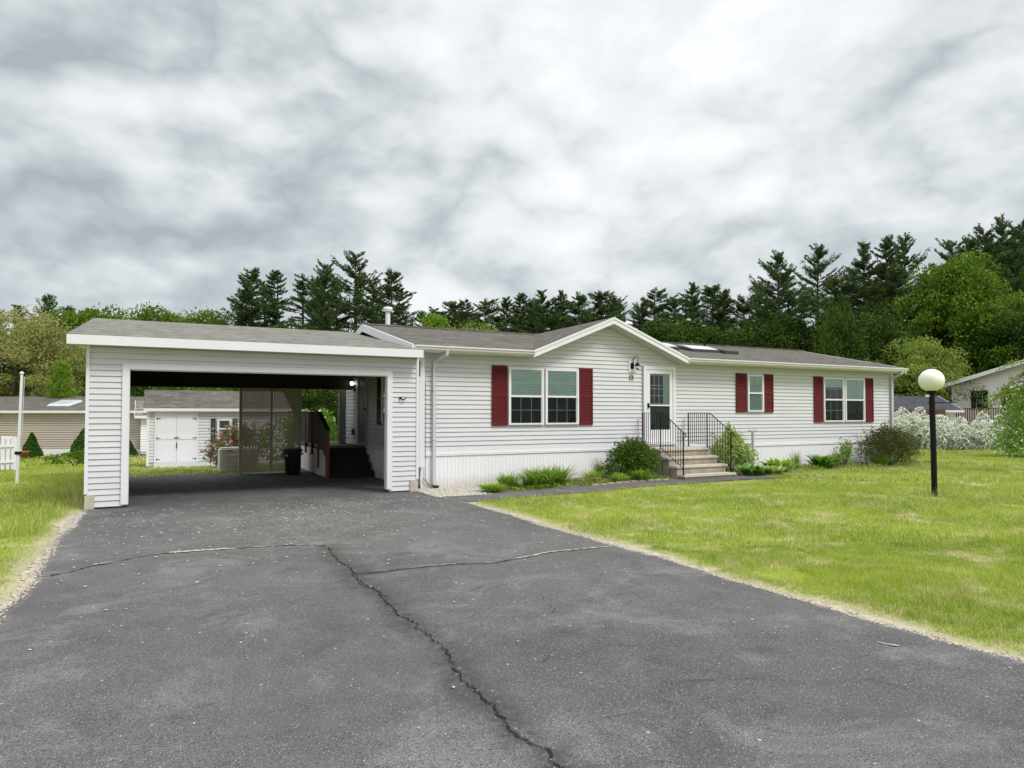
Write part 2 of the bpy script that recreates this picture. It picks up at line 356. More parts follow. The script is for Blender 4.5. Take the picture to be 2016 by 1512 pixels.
# asphalt
def mat_asphalt(name, attr):
    m = bpy.data.materials.new(name); m.use_nodes = True; nt = m.node_tree; b = nt.nodes['Principled BSDF']; b.inputs['Roughness'].default_value = .85
    b.inputs['Specular IOR Level'].default_value = .3
    tcn = nt.nodes.new('ShaderNodeTexCoord'); v = tcn.outputs['Object']
    big = ramp(nt, noise(nt, v, .35, 5, .6, .4), [(.32, 0.0), (.68, 1.0)])
    med = ramp(nt, noise(nt, v, 2.4, 6, .65), [(.3, 0.0), (.7, 1.0)])
    c = mixc(nt, big, (.064, .0625, .062), (.114, .112, .109))
    c = mixc(nt, mth(nt, 'MULTIPLY', med, .45), c, (.165, .160, .156))
    worn = ramp(nt, noise(nt, v, .9, 6, .7, .8), [(.52, 0.0), (.64, 1.0)])
    c = mixc(nt, mth(nt, 'MULTIPLY', worn, .5), c, (.21, .208, .205))
    blot = ramp(nt, noise(nt, v, 1.7, 5, .7, .3), [(.60, 0.0), (.68, 1.0)])
    c = mixc(nt, mth(nt, 'MULTIPLY', blot, .45), c, (.050, .049, .050))
    fine = noise(nt, v, 110, 3, .75)
    c = mixc(nt, 1.0, c, ramp(nt, fine, [(.36, .45), (.51, .95), (.64, 1.6)]), 'MULTIPLY')
    for vs_, lo_, am_, cc_ in ((70, .80, .8, (.42, .41, .39)), (26, .988, .9, (.50, .47, .43))):
        vo = nt.nodes.new('ShaderNodeTexVoronoi'); vo.inputs['Scale'].default_value = vs_; nt.links.new(v, vo.inputs['Vector'])
        sc2 = nt.nodes.new('ShaderNodeSeparateColor'); nt.links.new(vo.outputs['Color'], sc2.inputs[0])
        q_ = mth(nt, 'MULTIPLY', mth(nt, 'GREATER_THAN', sc2.outputs[0], lo_), ramp(nt, vo.outputs['Distance'], [(.16, am_), (.34, 0.0)]))
        c = mixc(nt, q_, c, cc_)
    vo = nt.nodes.new('ShaderNodeTexVoronoi'); vo.inputs['Scale'].default_value = 48; nt.links.new(v, vo.inputs['Vector'])
    sc2 = nt.nodes.new('ShaderNodeSeparateColor'); nt.links.new(vo.outputs['Color'], sc2.inputs[0])
    c = mixc(nt, mth(nt, 'MULTIPLY', mth(nt, 'GREATER_THAN', sc2.outputs[1], .75), ramp(nt, vo.outputs['Distance'], [(.2, .8), (.4, 0.0)])), c, (.03, .03, .03))
    if attr:
        at = nt.nodes.new('ShaderNodeAttribute'); at.attribute_name = 'stain'
        s = mth(nt, 'MULTIPLY', at.outputs['Fac'], ramp(nt, noise(nt, v, 7, 7, .75), [(.34, .1), (.56, 1.0)]))
        c = mixc(nt, mth(nt, 'MULTIPLY', s, .75), c, (.040, .034, .030))
        at2 = nt.nodes.new('ShaderNodeAttribute'); at2.attribute_name = 'dust'
        c = mixc(nt, mth(nt, 'MULTIPLY', at2.outputs['Fac'], ramp(nt, noise(nt, v, 12, 5, .7), [(.45, 0.0), (.65, .8)])), c, (.46, .40, .32))
    nt.links.new(c, b.inputs['Base Color'])
    bn = nt.nodes.new('ShaderNodeBump'); bn.inputs['Strength'].default_value = .7; bn.inputs['Distance'].default_value = .006
    nt.links.new(mth(nt, 'ADD', fine, mth(nt, 'MULTIPLY', noise(nt, v, 6, 3), 1.2)), bn.inputs['Height']); nt.links.new(bn.outputs[0], b.inputs['Normal'])
    return m
M['asphalt'] = mat_asphalt('driveway_asphalt', True); M['path'] = mat_asphalt('path_asphalt', False)
M['crack'] = mat('crack_black', (.006, .006, .006), .95, .2, 9)
M['sand'] = mat('dry_sand', (.56, .49, .39), .95, 0, 9, 1.0, 70, col2=(.33, .28, .20))

# ================================================================== GROUND
def grid_mesh(name, xs, ys, zf, m):
    X, Y = np.meshgrid(xs, ys); V = np.stack([X.ravel(), Y.ravel(), zf(X, Y).ravel()], 1)
    nx = len(xs); i = np.arange((len(ys)-1)*nx).reshape(-1, nx)[:, :-1].ravel()
    return npmesh(name, V, np.stack([i, i+1, i+1+nx, i+nx], 1), m)
def axis(a, b, n, far): 
    core = np.linspace(a, b, n); k = np.geomspace(1, far, 12)
    return np.concatenate([a-k[::-1], core, b+k])
lawn = grid_mesh('lawn', axis(-40, 60, 201, 900), axis(-30, 60, 181, 900), lambda x, y: gh(x, y)-.006, M['lawn'])
lawn.data.polygons.foreach_set('use_smooth', [True]*len(lawn.data.polygons)); tag(lawn, kind='structure')

def jag(y, seed, amp):
    r = 0
    for k, a in ((1.3, 1), (3.1, .6), (7.7, .4), (17., .3), (41., .25)): r = r + a*np.sin(y*k + seed*k*1.7)
    return r*amp
# driveway sheet between two wavering edges; stain/dust carried as attributes measured from the cracks
def G2(pts, z=0.0): return [onG(x, y, z)[:2] for x, y in pts]
crack_main = G2([(645, 1078), (655, 1095), (668, 1108), (690, 1122), (697, 1138), (712, 1150), (748, 1168), (752, 1180), (770, 1196), (782, 1212), (798, 1220), (820, 1232), (822, 1243), (845, 1255), (866, 1272), (880, 1290), (888, 1302), (894, 1318), (908, 1335), (912, 1343), (930, 1362), (950, 1378), (970, 1393), (974, 1406), (990, 1420), (1005, 1442), (1022, 1455), (1048, 1470), (1080, 1485), (1084, 1503), (1096, 1515)])
d = np.array(crack_main[-1])-np.array(crack_main[-4]); d /= np.linalg.norm(d)
crack_main += [np.array(crack_main[-1])+d*k + np.array([.06*math.sin(k*9), 0]) for k in (.2, .45, .7, 1.0, 1.4, 1.9, 2.5, 3.2, 4.0)]
crack_r = G2([(697, 1133), (730, 1131), (760, 1128), (800, 1122), (850, 1117), (900, 1113), (950, 1112), (985, 1109), (1010, 1104), (1040, 1099), (1080, 1090), (1130, 1085), (1175, 1081), (1213, 1078)])
crack_l = G2([(645, 1078), (610, 1076), (560, 1077), (500, 1080), (460, 1083), (400, 1086), (340, 1090), (280, 1098), (225, 1109), (180, 1117), (140, 1128), (90, 1138)])
LX, RX = -1.22, 5.68
ys = np.concatenate([np.arange(-7, 1, .25), np.arange(1, 16, .05), np.arange(16, 22.6, .15)])
tt = np.linspace(0, 1, 121)
def dl(y): return LX + jag(y, 1.0, .035) - .25*sstep(5.5, -2, y)*1.0 - .35*(1-sstep(14.2, 15.2, y))*0
def dr(y): return RX + jag(y, 2.3, .03)
lx = np.where(ys < 15.3, dl(ys), -1.16); rx = np.where(ys < 15.25, dr(ys), 5.6)
Xg = lx[:, None]*(1-tt[None]) + rx[:, None]*tt[None]; Yg = np.repeat(ys[:, None], len(tt), 1)
V = np.stack([Xg.ravel(), Yg.ravel(), (0.012+.004*np.sin(Xg*1.3)*np.sin(Yg*.9)).ravel()], 1)
nx = len(tt); i = np.arange((len(ys)-1)*nx).reshape(-1, nx)[:, :-1].ravel()
drive = npmesh('driveway', V, np.stack([i, i+1, i+1+nx, i+nx], 1), M['asphalt']); tag(drive, kind='structure')
def pdist(P, line):
    best = np.full(len(P), 99.)
    for a, b in zip(line, line[1:]):
        a = np.array(a); b = np.array(b); ab = b-a; t = np.clip(((P-a)@ab)/(ab@ab+1e-9), 0, 1)
        best = np.minimum(best, np.linalg.norm(P-(a+t[:, None]*ab), axis=1))
    return best
P = V[:, :2]
wob = .5+.5*np.sin(P[:, 1]*4.1)*np.cos(P[:, 0]*5.3)
dm = pdist(P, crack_main); drr = pdist(P, crack_r); dll = pdist(P, crack_l)
st = np.clip(1.25-dm/(.13+.12*wob), 0, 1) + np.clip(.8-drr/.09, 0, 1)*(P[:, 0] < 3.6)
spot = np.array(onG(700, 1128)[:2]); st += np.clip(1-np.linalg.norm((P-spot)*[1, 1.3], axis=1)/.42, 0, 1)
st = np.clip(st, 0, 1)
edge = np.clip(1-(P[:, 0]-np.repeat(lx, nx))/.10, 0, 1) + np.clip(1-(np.repeat(rx, nx)-P[:, 0])/.08, 0, 1)
dust = np.clip(edge*(P[:, 1] < 15.4) + .35*np.clip(1-dll/.12, 0, 1), 0, 1)
sx = np.array([float(x) for x in (.45+.5*np.sin(P[:, 0]*2)*0)[:1]])[0]
dust = np.clip(dust + .42*np.exp(-((P[:, 0]-2.2)**2/3 + (P[:, 1]-12.2)**2/6)) , 0, 1)
for nm, arr in (('stain', st), ('dust', dust)):
    a = drive.data.attributes.new(nm, 'FLOAT', 'POINT'); a.data.foreach_set('value', arr.astype(np.float32))
def strip(line, w, z, seed, n=6, wv=.5, amp=.012):
    r = random.Random(seed); pts = []
    for a, b in zip(line, line[1:]):
        a = Vector(a); b = Vector(b); k = max(1, int((b-a).length/.035))
        for j in range(k): pts.append(a.lerp(b, j/k)+Vector((r.uniform(-amp, amp), r.uniform(-amp, amp))))
    pts.append(Vector(line[-1])); mb = MB(); prev = None
    for j, p in enumerate(pts):
        d = (pts[min(j+1, len(pts)-1)]-pts[max(j-1, 0)]).normalized(); nn = Vector((-d.y, d.x)); ww = w*r.uniform(1-wv, 1+wv)/2
        if j == 0 or j == len(pts)-1: ww *= .2
        cur = ((p.x+nn.x*ww, p.y+nn.y*ww, z), (p.x-nn.x*ww, p.y-nn.y*ww, z))
        if prev: mb.poly([prev[0], prev[1], cur[1], cur[0]])
        prev = cur
    return mb
strip(crack_main, .013, .021, 1, wv=.7, amp=.017).build('crack', M['crack'], drive)
strip([(a[0]+.05*math.sin(i*2.1), a[1]) for i, a in enumerate(crack_main[3:9])], .007, .0208, 6).build('crack', M['crack'], drive)
strip(crack_r[:9], .012, .021, 2).build('crack', M['crack'], drive)
strip(crack_l, .024, .021, 3, wv=.7, amp=.014).build('crack', M['crack'], drive)
strip(crack_r, .018, .021, 12, amp=.012).build('crack', M['crack'], drive)
for a_, b_, w_ in ((3, 6, .014), (6, 8, .016), (8, 11, .032), (10, 14, .036)): strip([(p[0], p[1]+.012) for p in crack_r[a_:b_]], w_, .0225, 4+a_, wv=.85, amp=.012).build('sand_seam', M['sand'], drive)
strip(G2([(330, 1091), (400, 1086), (465, 1082)]), .075, .0225, 5, wv=.5).build('sand_seam', M['sand'], drive)
strip(G2([(183, 1115), (225, 1109)]), .035, .0225, 8, wv=.5).build('sand_seam', M['sand'], drive)
strip(G2([(500, 1079.5), (530, 1078)]), .03, .0225, 9, wv=.5).build('sand_seam', M['sand'], drive)
strip(G2([(1725, 1268), (1748, 1274), (1772, 1276)]), .022, .0225, 10, wv=.7).build('sand_seam', M['sand'], drive)
# hair cracks
rr = random.Random(5)
mbh = MB()
for k in range(26):
    x, y = rr.uniform(2.2, 5.4), rr.uniform(2.8, 7.5)
    a = rr.uniform(-.5, .9); pl = [(x, y)]
    for j in range(rr.randint(3, 7)):
        a += rr.uniform(-.6, .6); x += .07*math.cos(a); y += .07*math.sin(a); pl.append((x, y))
    s = strip(pl, .004, .0206, k, amp=.006); b0 = len(mbh.v); mbh.v += s.v; mbh.f += [tuple(q+b0 for q in f) for f in s.f]
mbh.build('hairline_cracks', M['crack'], drive)
# sandy verges, path, gravel, planting bed
def band(name, f0, f1, ya, yb, m, zoff=.001, step=.08, kind='structure'):
    Y = np.arange(ya, yb, step); T = np.linspace(0, 1, 5); a = f0(Y); b = f1(Y)
    X = a[:, None]*(1-T)+b[:, None]*T; YY = np.repeat(Y[:, None], 5, 1)
    V = np.stack([X.ravel(), YY.ravel(), (gh(X, YY)+zoff).ravel()], 1); i = np.arange((len(Y)-1)*5).reshape(-1, 5)[:, :-1].ravel()
    o = npmesh(name, V, np.stack([i, i+1, i+6, i+5], 1), m); tag(o, kind=kind); return o
def hf(y, k): return np.sin(y*23+k)*np.sin(y*37+k*2)*.5+np.sin(y*61+k*3)*.3
def rverge(y): return dr(y) + .05 + .13*(1+np.sin(y*1.9))*.5 + jag(y, 5.1, .035) + .035*hf(y, 1)
def lverge(y): return dl(y) - .05 - .07*(1+np.sin(y*1.3+1))*.5 - jag(y, 4.1, .03) - .035*hf(y, 4) - .16*np.exp(-((y-13.6)/.8)**2)
band('sand_verge', lambda y: dr(y)-.06, rverge, -5, 13.1, M['sand'], step=.04)
band('sand_verge', lverge, lambda y: dl(y)+.06, -5, 15.2, M['sand'], step=.04)
PN = lambda x: 13.12+.03*np.sin(x*2); PF = lambda x: 14.02+.02*np.sin(x*3+1)
def hband(name, f0, f1, xa, xb, m, zoff, step=.1, kind='structure'):
    X = np.arange(xa, xb, step); T = np.linspace(0, 1, 5); a = f0(X); b = f1(X)
    Y = a[:, None]*(1-T)+b[:, None]*T; XX = np.repeat(X[:, None], 5, 1)
    V = np.stack([XX.ravel(), Y.ravel(), (gh(XX, Y)+zoff).ravel()], 1); i = np.arange((len(X)-1)*5).reshape(-1, 5)[:, :-1].ravel()
    o = npmesh(name, V, np.stack([i, i+5, i+6, i+1], 1), m); tag(o, kind=kind); return o
path = hband('path', PN, PF, 5.55, 15.3, M['path'], .009)
bed = hband('planting_bed', lambda x: PF(x)+.0, lambda x: x*0+15.8, 6.9, 12.3, M['soil'], .012)
bed2 = hband('planting_bed', lambda x: x*0+14.3+.25*np.sin(x*.8), lambda x: x*0+15.8, 14.4, 24.6, M['soil'], .004)
gv = MB()
gv.poly([(5.4, 15.8, .014), (5.5, 15.2, .014), (5.65, 14.1, .014), (6.2, 13.98, .014), (7.0, 14.02, .014), (7.0, 15.8, .014)])
g0 = gv.build('gravel_bed', M['sand']); tag(g0, kind='structure')
# pebbles, loose bricks, petals: uncountable
def pebbles(n, sampler, smin, smax, m, name, flat=.6, seed=3):
    r = np.random.default_rng(seed); base = np.array([(1, 0, 0), (-1, 0, 0), (0, 1, 0), (0, -1, 0), (0, 0, 1), (0, 0, -1)], float)
    fc = np.array([(0, 2, 4), (2, 1, 4), (1, 3, 4), (3, 0, 4), (2, 0, 5), (1, 2, 5), (3, 1, 5), (0, 3, 5)])
    VV = []; FF = []
    for k in range(n):
        c = sampler(r); s = r.uniform(smin, smax); a = r.uniform(0, 6.28); sc = np.array([s*r.uniform(.7, 1.4), s*r.uniform(.6, 1), s*flat])
        v = base*sc; v = np.stack([v[:, 0]*math.cos(a)-v[:, 1]*math.sin(a), v[:, 0]*math.sin(a)+v[:, 1]*math.cos(a), v[:, 2]], 1)+c
        FF.append(fc+len(VV)*6); VV.append(v)
    return npmesh(name, np.concatenate(VV), np.concatenate(FF), m)
def s_grav(r):
    while True:
        x = r.uniform(5.45, 7.1); y = r.uniform(13.98, 15.7)
        if x+.9*(15.7-y)*.5 < 7.4: return np.array([x, y, .02])
tag(pebbles(2600, s_grav, .012, .035, M['stone'], 'pebbles'), kind='stuff')
def s_verge(r):
    y = r.uniform(1.5, 15)
    if r.random() < .6 and y < 13: x = float(dr(y))+abs(r.normal(0, .08))-.05
    else: x = float(dl(y))-abs(r.normal(0, .07))+.05
    return np.array([x, y, float(gh(x, y))+.014])
tag(pebbles(4200, s_verge, .004, .016, M['stone'], 'verge_grit', .6, 23), kind='stuff')
def s_crack(r):
    k = r.integers(2, len(crack_main)-8); t = r.random(); p = np.array(crack_main[k])*(1-t)+np.array(crack_main[k+1])*t
    return np.array([p[0]+r.normal(0, .03), p[1]+r.normal(0, .03), .020])
tag(pebbles(150, s_crack, .002, .006, M['stone'], 'crack_grit', .5, 29), kind='stuff')
def s_pet(r):
    while True:
        y = abs(r.normal(0, 1))*-3.2+14.8
        if 2.2 < y < 15: break
    x = r.uniform(-1.0, 5.5)
    return np.array([x, y, .022])
tag(pebbles(900, s_pet, .005, .026, M['petal'], 'fallen_petals', .12, 9), kind='stuff')
tag(pebbles(260, lambda r: np.array([r.uniform(-1.1, 5.5), r.uniform(1.8, 8), .020]), .002, .007, M['petal'], 'grit', .4, 19), kind='stuff')

# ================================================================== SIDING
def siding(F, z0, z1, span, lap=.1143, lip=.024, mb=None, gr=.015):
    """span(z) -> list of (a0,a1) along the wall at height z"""
    mb = mb or MB(); z = z0
    while z < z1-.005:
        zt = min(z+lap, z1)
        lo = span(z+.002); hi = span(zt-.002)
        if len(lo) != len(hi): lo = hi = span((z+zt)/2)
        for (a0, a1), (c0, c1) in zip(lo, hi):
            if a1-a0 < .01 and c1-c0 < .01: continue
            zg = min(z+gr, zt-.01)
            mb.poly([F.p(a0, lip, zg), F.p(a1, lip, zg), F.p(c1, .006, zt), F.p(c0, .006, zt)])
            mb.poly([F.p(a0, -.006, zg), F.p(a1, -.006, zg), F.p(a1, lip, zg), F.p(a0, lip, zg)])
            mb.poly([F.p(a0, -.006, z), F.p(a1, -.006, z), F.p(a1, -.006, zg), F.p(a0, -.006, zg)])
            mb.poly([F.p(a0, -.006, z), F.p(a1, -.006, z), F.p(a1, .006, z), F.p(a0, .006, z)])
        z = zt
    return mb
# ================================================================== MOBILE HOME
HX0, HX1, HY0, HY1 = 5.67, 23.9, 15.75, 23.95
SID = .915; EAVE = 3.36; RIDGE_Y = 19.85; RZ = 4.46; FE = 15.35
home = thing('mobile_home', 'long white sided single storey home with burgundy shutters and front gable', 'house', (HX0, HY0, 0))
FF_ = Fr((0, HY0, 0), (1, 0, 0), (0, -1, 0))       # front wall, a = world X
FL_ = Fr((HX0, 0, 0), (0, 1, 0), (-1, 0, 0))       # left end wall, a = world Y
FR_ = Fr((HX1, 0, 0), (0, 1, 0), (1, 0, 0))
GX, GH = 11.15, 2.58                                # gable centre and half width at the eave
def roofz(y): return 3.45+(RZ-3.45)*(y-FE)/(RIDGE_Y-FE) if y < RIDGE_Y else 3.45+(RZ-3.45)*((2*RIDGE_Y-FE)-y)/(RIDGE_Y-FE)
def gabz(x): return 4.33-abs(x-GX)/GH*.98
def fspan(z):
    if z < EAVE-.03: return [(HX0, HX1)]
    h = (4.33-z)/.98*GH
    return [(GX-h, GX+h)] if h > 0 else []
bm = siding(FF_, SID, 4.30, fspan)
bm.box(HX0+.01, HX1-.01, HY0+.007, HY0+.1, .1, 3.38)
bm.poly([(GX-GH, HY0+.01, 3.36), (GX+GH, HY0+.01, 3.36), (GX, HY0+.01, 4.34)])
bm.build('siding', M['siding'], home)
bm = siding(FL_, SID, 4.35, lambda z: [(HY0, HY1)] if z < 3.4 else [(RIDGE_Y-(4.40-z)/.95*4.1, RIDGE_Y+(4.40-z)/.95*4.1)], lip=.028, gr=.022)
bm.box(HX0+.007, HX0+.1, HY0+.11, HY1-.02, .1, 3.4)
bm.build('siding', M['siding'], home)
bm = siding(FR_, SID, 4.35, lambda z: [(HY0, HY1)] if z < 3.4 else [(RIDGE_Y-(4.40-z)/.95*4.1, RIDGE_Y+(4.40-z)/.95*4.1)])
bm.box(HX1-.1, HX1-.007, HY0+.11, HY1-.02, .1, 3.4); bm.box(HX0+.11, HX1-.11, HY1-.1, HY1, .1, 3.4)
bm.build('siding', M['siding'], home)
# skirting: ribbed vertical panels under a wide band
def skirt(F, a0, a1, z1, seed, gz):
    mb = MB(); r = random.Random(seed); a = a0; zb = z1-.11
    while a < a1-.01:
        w = min(.305, a1-a); g0_ = gz(a)
        # ribs
        prof = [(0, .012), (.01, .004), (.09, .004), (.098, .013), (.107, .004), (.20, .004), (.208, .013), (.217, .004), (.30, .004), (.305, .012)]
        prof = [(x*w/.305, y) for x, y in prof]
        for (x0, y0), (x1, y1) in zip(prof, prof[1:]):
            mb.poly([F.p(a+x0, y0, g0_-.05), F.p(a+x1, y1, g0_-.05), F.p(a+x1, y1, zb), F.p(a+x0, y0, zb)])
        a += w
    F.box(mb, a0, a1, .014, .030, zb-.004, z1+.012); F.box(mb, a0, a1, .030, .036, zb+.035, zb+.05)
    return mb
skirt(FF_, HX0+.02, HX1, SID, 1, lambda a: float(gh(a, 15.7))).build('skirting', M['skirt'], home)
skirt(FL_, HY0+.02, HY1, SID, 2, lambda a: 0).build('skirting', M['skirt'], home)
skirt(FR_, HY0+.02, HY1, SID, 2, lambda a: 0).build('skirting', M['skirt'], home)
# corner trims
for _a, _b in ((HX0-.035, HX0+.07), (HX1-.07, HX1+.035)):
    cb = MB(); cb.box(_a, _b, HY0-.036, HY0+.07, SID-.02, 3.36); cb.build('corner_trim', M['white'], home)
# roof: two slopes plus front gable, with thickness
T = .05
rb = MB(); RX0, RX1 = 5.36, 24.12
def slab(mb, pts, t=T):
    pts = [Vector(p) for p in pts]; lo = [p-Vector((0, 0, t)) for p in pts]; n = len(pts)
    mb.poly(pts); mb.poly(lo[::-1])
    for i in range(n): j = (i+1) % n; mb.poly([pts[i], lo[i], lo[j], pts[j]])
vx0, vx1 = GX-2.52, GX+2.66
E0 = 3.47
rb_l = [(RX0, FE, E0), (vx0, FE, E0), (GX, RIDGE_Y, RZ), (RX0, RIDGE_Y, RZ)]
rb_r = [(vx1, FE, E0), (RX1, FE, E0), (RX1, RIDGE_Y, RZ), (GX, RIDGE_Y, RZ)]
slab(rb, rb_l); slab(rb, rb_r)
BE = 2*RIDGE_Y-FE
slab(rb, [(RX0, RIDGE_Y+.001, RZ), (RX1, RIDGE_Y+.001, RZ), (RX1, BE, E0), (RX0, BE, E0)])
slab(rb, [(vx0, FE-.01, E0+.003), (GX, FE-.01, 4.50), (GX, RIDGE_Y, 4.468), (GX-.01, RIDGE_Y-.02, 4.463)])
slab(rb, [(GX, FE-.01, 4.50), (vx1, FE-.01, E0+.003), (GX+.01, RIDGE_Y-.02, 4.463), (GX, RIDGE_Y, 4.468)])
rf = rb.build('roof', M['shingle_dark'], home)
cp = MB(); cp.tube([(RX0, RIDGE_Y, RZ+.003), (RX1, RIDGE_Y, RZ+.003)], .05, 6)
cp.build('ridge_cap', M['shingle_dark'], rf)
# soffits and fascias
sf = MB()
sf.box(RX0+.03, vx0+.05, FE+.02, HY0, 3.305, 3.325); sf.box(vx1-.05, RX1-.03, FE+.02, HY0, 3.305, 3.325)
for s in (-1, 1):
    x0 = GX+s*(2.60); sf.hexa([(GX, FE+.02, 4.30), (x0, FE+.02, 3.31), (x0, HY0, 3.31), (GX, HY0, 4.30), (GX, FE+.02, 4.32), (x0, FE+.02, 3.33), (x0, HY0, 3.33), (GX, HY0, 4.32)])
sf.box(RX1-.22, RX1-.03, HY0, HY1, 3.305, 3.325)
sf.build('soffit', M['soffit'], home)
fa = MB()
def rake(mb, p, q, y0, y1, h):  # board below a sloping edge between p and q (x,z)
    (x0, z0), (x1, z1) = p, q
    mb.hexa([(x0, y0, z0-h), (x1, y0, z1-h), (x1, y1, z1-h), (x0, y1, z0-h), (x0, y0, z0), (x1, y0, z1), (x1, y1, z1), (x0, y1, z0)])
rake(fa, (vx0-.02, E0-.01), (GX, 4.485), FE-.03, FE+.0, .17); rake(fa, (GX, 4.485), (vx1+.02, E0-.01), FE-.03, FE+.0, .17)
rake(fa, (vx0-.02, E0+.002), (GX, 4.497), FE-.045, FE-.031, .06); rake(fa, (GX, 4.497), (vx1+.02, E0+.002), FE-.045, FE-.031, .06)
fa.build('gable_fascia', M['white'], home)
fb = MB()
for x0, x1 in ((RX0-.02, RX0+.02), (RX1-.02, RX1+.02)):
    for ya, yb, za, zb in ((FE-.005, RIDGE_Y, E0, RZ), (BE, RIDGE_Y, E0, RZ)):
        fb.hexa([(x0, ya, za-.20), (x1, ya, za-.20), (x1, yb, zb-.20), (x0, yb, zb-.20), (x0, ya, za+.012), (x1, ya, za+.012), (x1, yb, zb+.012), (x0, yb, zb+.012)])
fb.box(RX0+.021, vx0+.02, FE, FE+.018, 3.32, 3.418); fb.box(vx1-.02, RX1-.021, FE, FE+.018, 3.32, 3.418)
fb.box(RX0+.021, RX1-.021, BE-.018, BE, 3.32, 3.418)
fb.build('rake_fascia', M['white'], home)
def gutter(x0, x1, parent):
    mb = MB(); y = FE-.002
    prof = [(y, 3.465), (y, 3.36), (y-.06, 3.345), (y-.085, 3.375), (y-.085, 3.415), (y-.115, 3.43), (y-.115, 3.465), (y-.10, 3.465), (y-.10, 3.44), (y-.02, 3.40)]
    for (a, b), (c, d_) in zip(prof, prof[1:]): mb.poly([(x0, a, b), (x1, a, b), (x1, c, d_), (x0, c, d_)])
    for x in (x0, x1): mb.poly([(x, a, b) for a, b in prof])
    return mb.build('gutter', M['gutter'], parent)
gutter(RX0+.03, vx0-.01, home); gutter(vx1+.01, RX1-.02, home)
def downspout(x, parent, foot, ux=0.0):
    mb = MB(); w = .04
    for pts in ([(x+ux, FE-.06, 3.36), (x+ux, FE-.05, 3.28), (x, HY0-.075, 3.12), (x, HY0-.075, foot)],):
        mb.tube(pts, .056, 4)
    for z in (1.2, 2.4): mb.box(x-.05, x+.05, HY0-.125, HY0-.02, z, z+.02)
    return mb.build('downspout', M['downspout'], parent)
dsp = downspout(6.02, home, .12, .18)
mbx = MB(); mbx.box(6.0, 6.12, HY0-.14, HY0-.04, .04, .09); mbx.build('outlet', M['black_plastic'], dsp)
downspout(23.78, home, .1)
# square pipe trunk at the joint between house and carport
mbx = MB(); mbx.box(5.60, 5.74, HY0-.15, HY0-.035, .55, 3.30); mbx.build('cable_trunk', M['white'], home)
mbx = MB(); mbx.tube([(5.80, HY0-.05, 2.6), (5.81, HY0-.05, 1.2), (5.80, HY0-.055, .3), (5.86, HY0-.09, .06)], .006, 6)
mbx.tube([(5.75, HY0-.05, .28), (5.90, HY0-.05, .10), (5.97, HY0-.06, .06)], .008, 6); mbx.build('cable', M['black_plastic'], home)

# ---------------------------------------------------------------- windows
def window(F, a0, a1, z0, z1, parent, cols=3, rows=4, blind=(.5, 1.0), lower_grille=True, blind_mat='blind', dep=.014, single=False, curtain=None, mull='white', tint=None):
    w = MB(); fw = .055; b = dep+.02
    for q in ((a0, a0+fw, z0, z1), (a1-fw, a1, z0, z1)): F.box(w, q[0], q[1], b, b+.045, q[2], q[3])
    F.box(w, a0+fw, a1-fw, b, b+.045, z0, z0+fw*.8); F.box(w, a0+fw, a1-fw, b, b+.045, z1-fw, z1)
    fr = w.build('window', M['white'], parent)
    zm = (z0+z1)/2
    ai, ao = a0+fw, a1-fw; zi, zo = z0+fw*.8, z1-fw
    s = MB()
    if not single:
        F.box(s, ai, ao, b, b+.038, zm-.025, zm+.025)
        for zz0, zz1, bb in ((zi, zm-.025, .018), (zm+.025, zo, .03)):
            F.box(s, ai, ai+.022, b, b+bb, zz0, zz1); F.box(s, ao-.022, ao, b, b+bb, zz0, zz1)
        s.build('sash', M['white'], fr)
    g = MB(); gw = .012
    halves = [(zi, zo)] if single else [(zm+.025, zo)] + ([(zi, zm-.025)] if lower_grille else [])
    for za, zb in halves:
        for k in range(1, cols):
            x = ai+(ao-ai)*k/cols; F.box(g, x-gw/2, x+gw/2, b+.006, b+.0125, za, zb)
        nr = rows//2 if not single else rows
        for k in range(1, nr):
            z = za+(zb-za)*k/nr; F.box(g, ai+.001, ao-.001, b+.0066, b+.0119, z-gw/2, z+gw/2)
    g.build('muntins', M['white'] if mull == 'white' else M['downspout'], fr)
    p = MB(); 
    if single: p.poly([F.p(ai, b+.014, zi), F.p(ao, b+.014, zi), F.p(ao, b+.014, zo), F.p(ai, b+.014, zo)]); p.build('pane', M['glass'], fr)
    else:
        p.poly([F.p(ai, b+.014, zm+.02), F.p(ao, b+.014, zm+.02), F.p(ao, b+.014, zo), F.p(ai, b+.014, zo)]); p.build('pane', M['glass'], fr)
        p = MB(); p.poly([F.p(ai, b+.014, zi), F.p(ao, b+.014, zi), F.p(ao, b+.014, zm-.02), F.p(ai, b+.014, zm-.02)]); p.build('pane', M['glass_screen'], fr)
    k = MB(); k.poly([F.p(ai, dep+.0195, zi), F.p(ao, dep+.0195, zi), F.p(ao, dep+.0195, zo), F.p(ai, dep+.0195, zo)]); k.build('backing', M['dark_room'], fr)
    if blind:
        bl = MB(); zA = zi+(zo-zi)*blind[0]; zB = zi+(zo-zi)*blind[1]; z = zA
        while z < zB-.01:
            bl.poly([F.p(ai+.005, dep+.0215, z), F.p(ao-.005, dep+.0215, z), F.p(ao-.005, dep+.0255, z+.036), F.p(ai+.005, dep+.0255, z+.036)]); z += .042
        bl.build('blind', M[blind_mat], fr)
    return fr
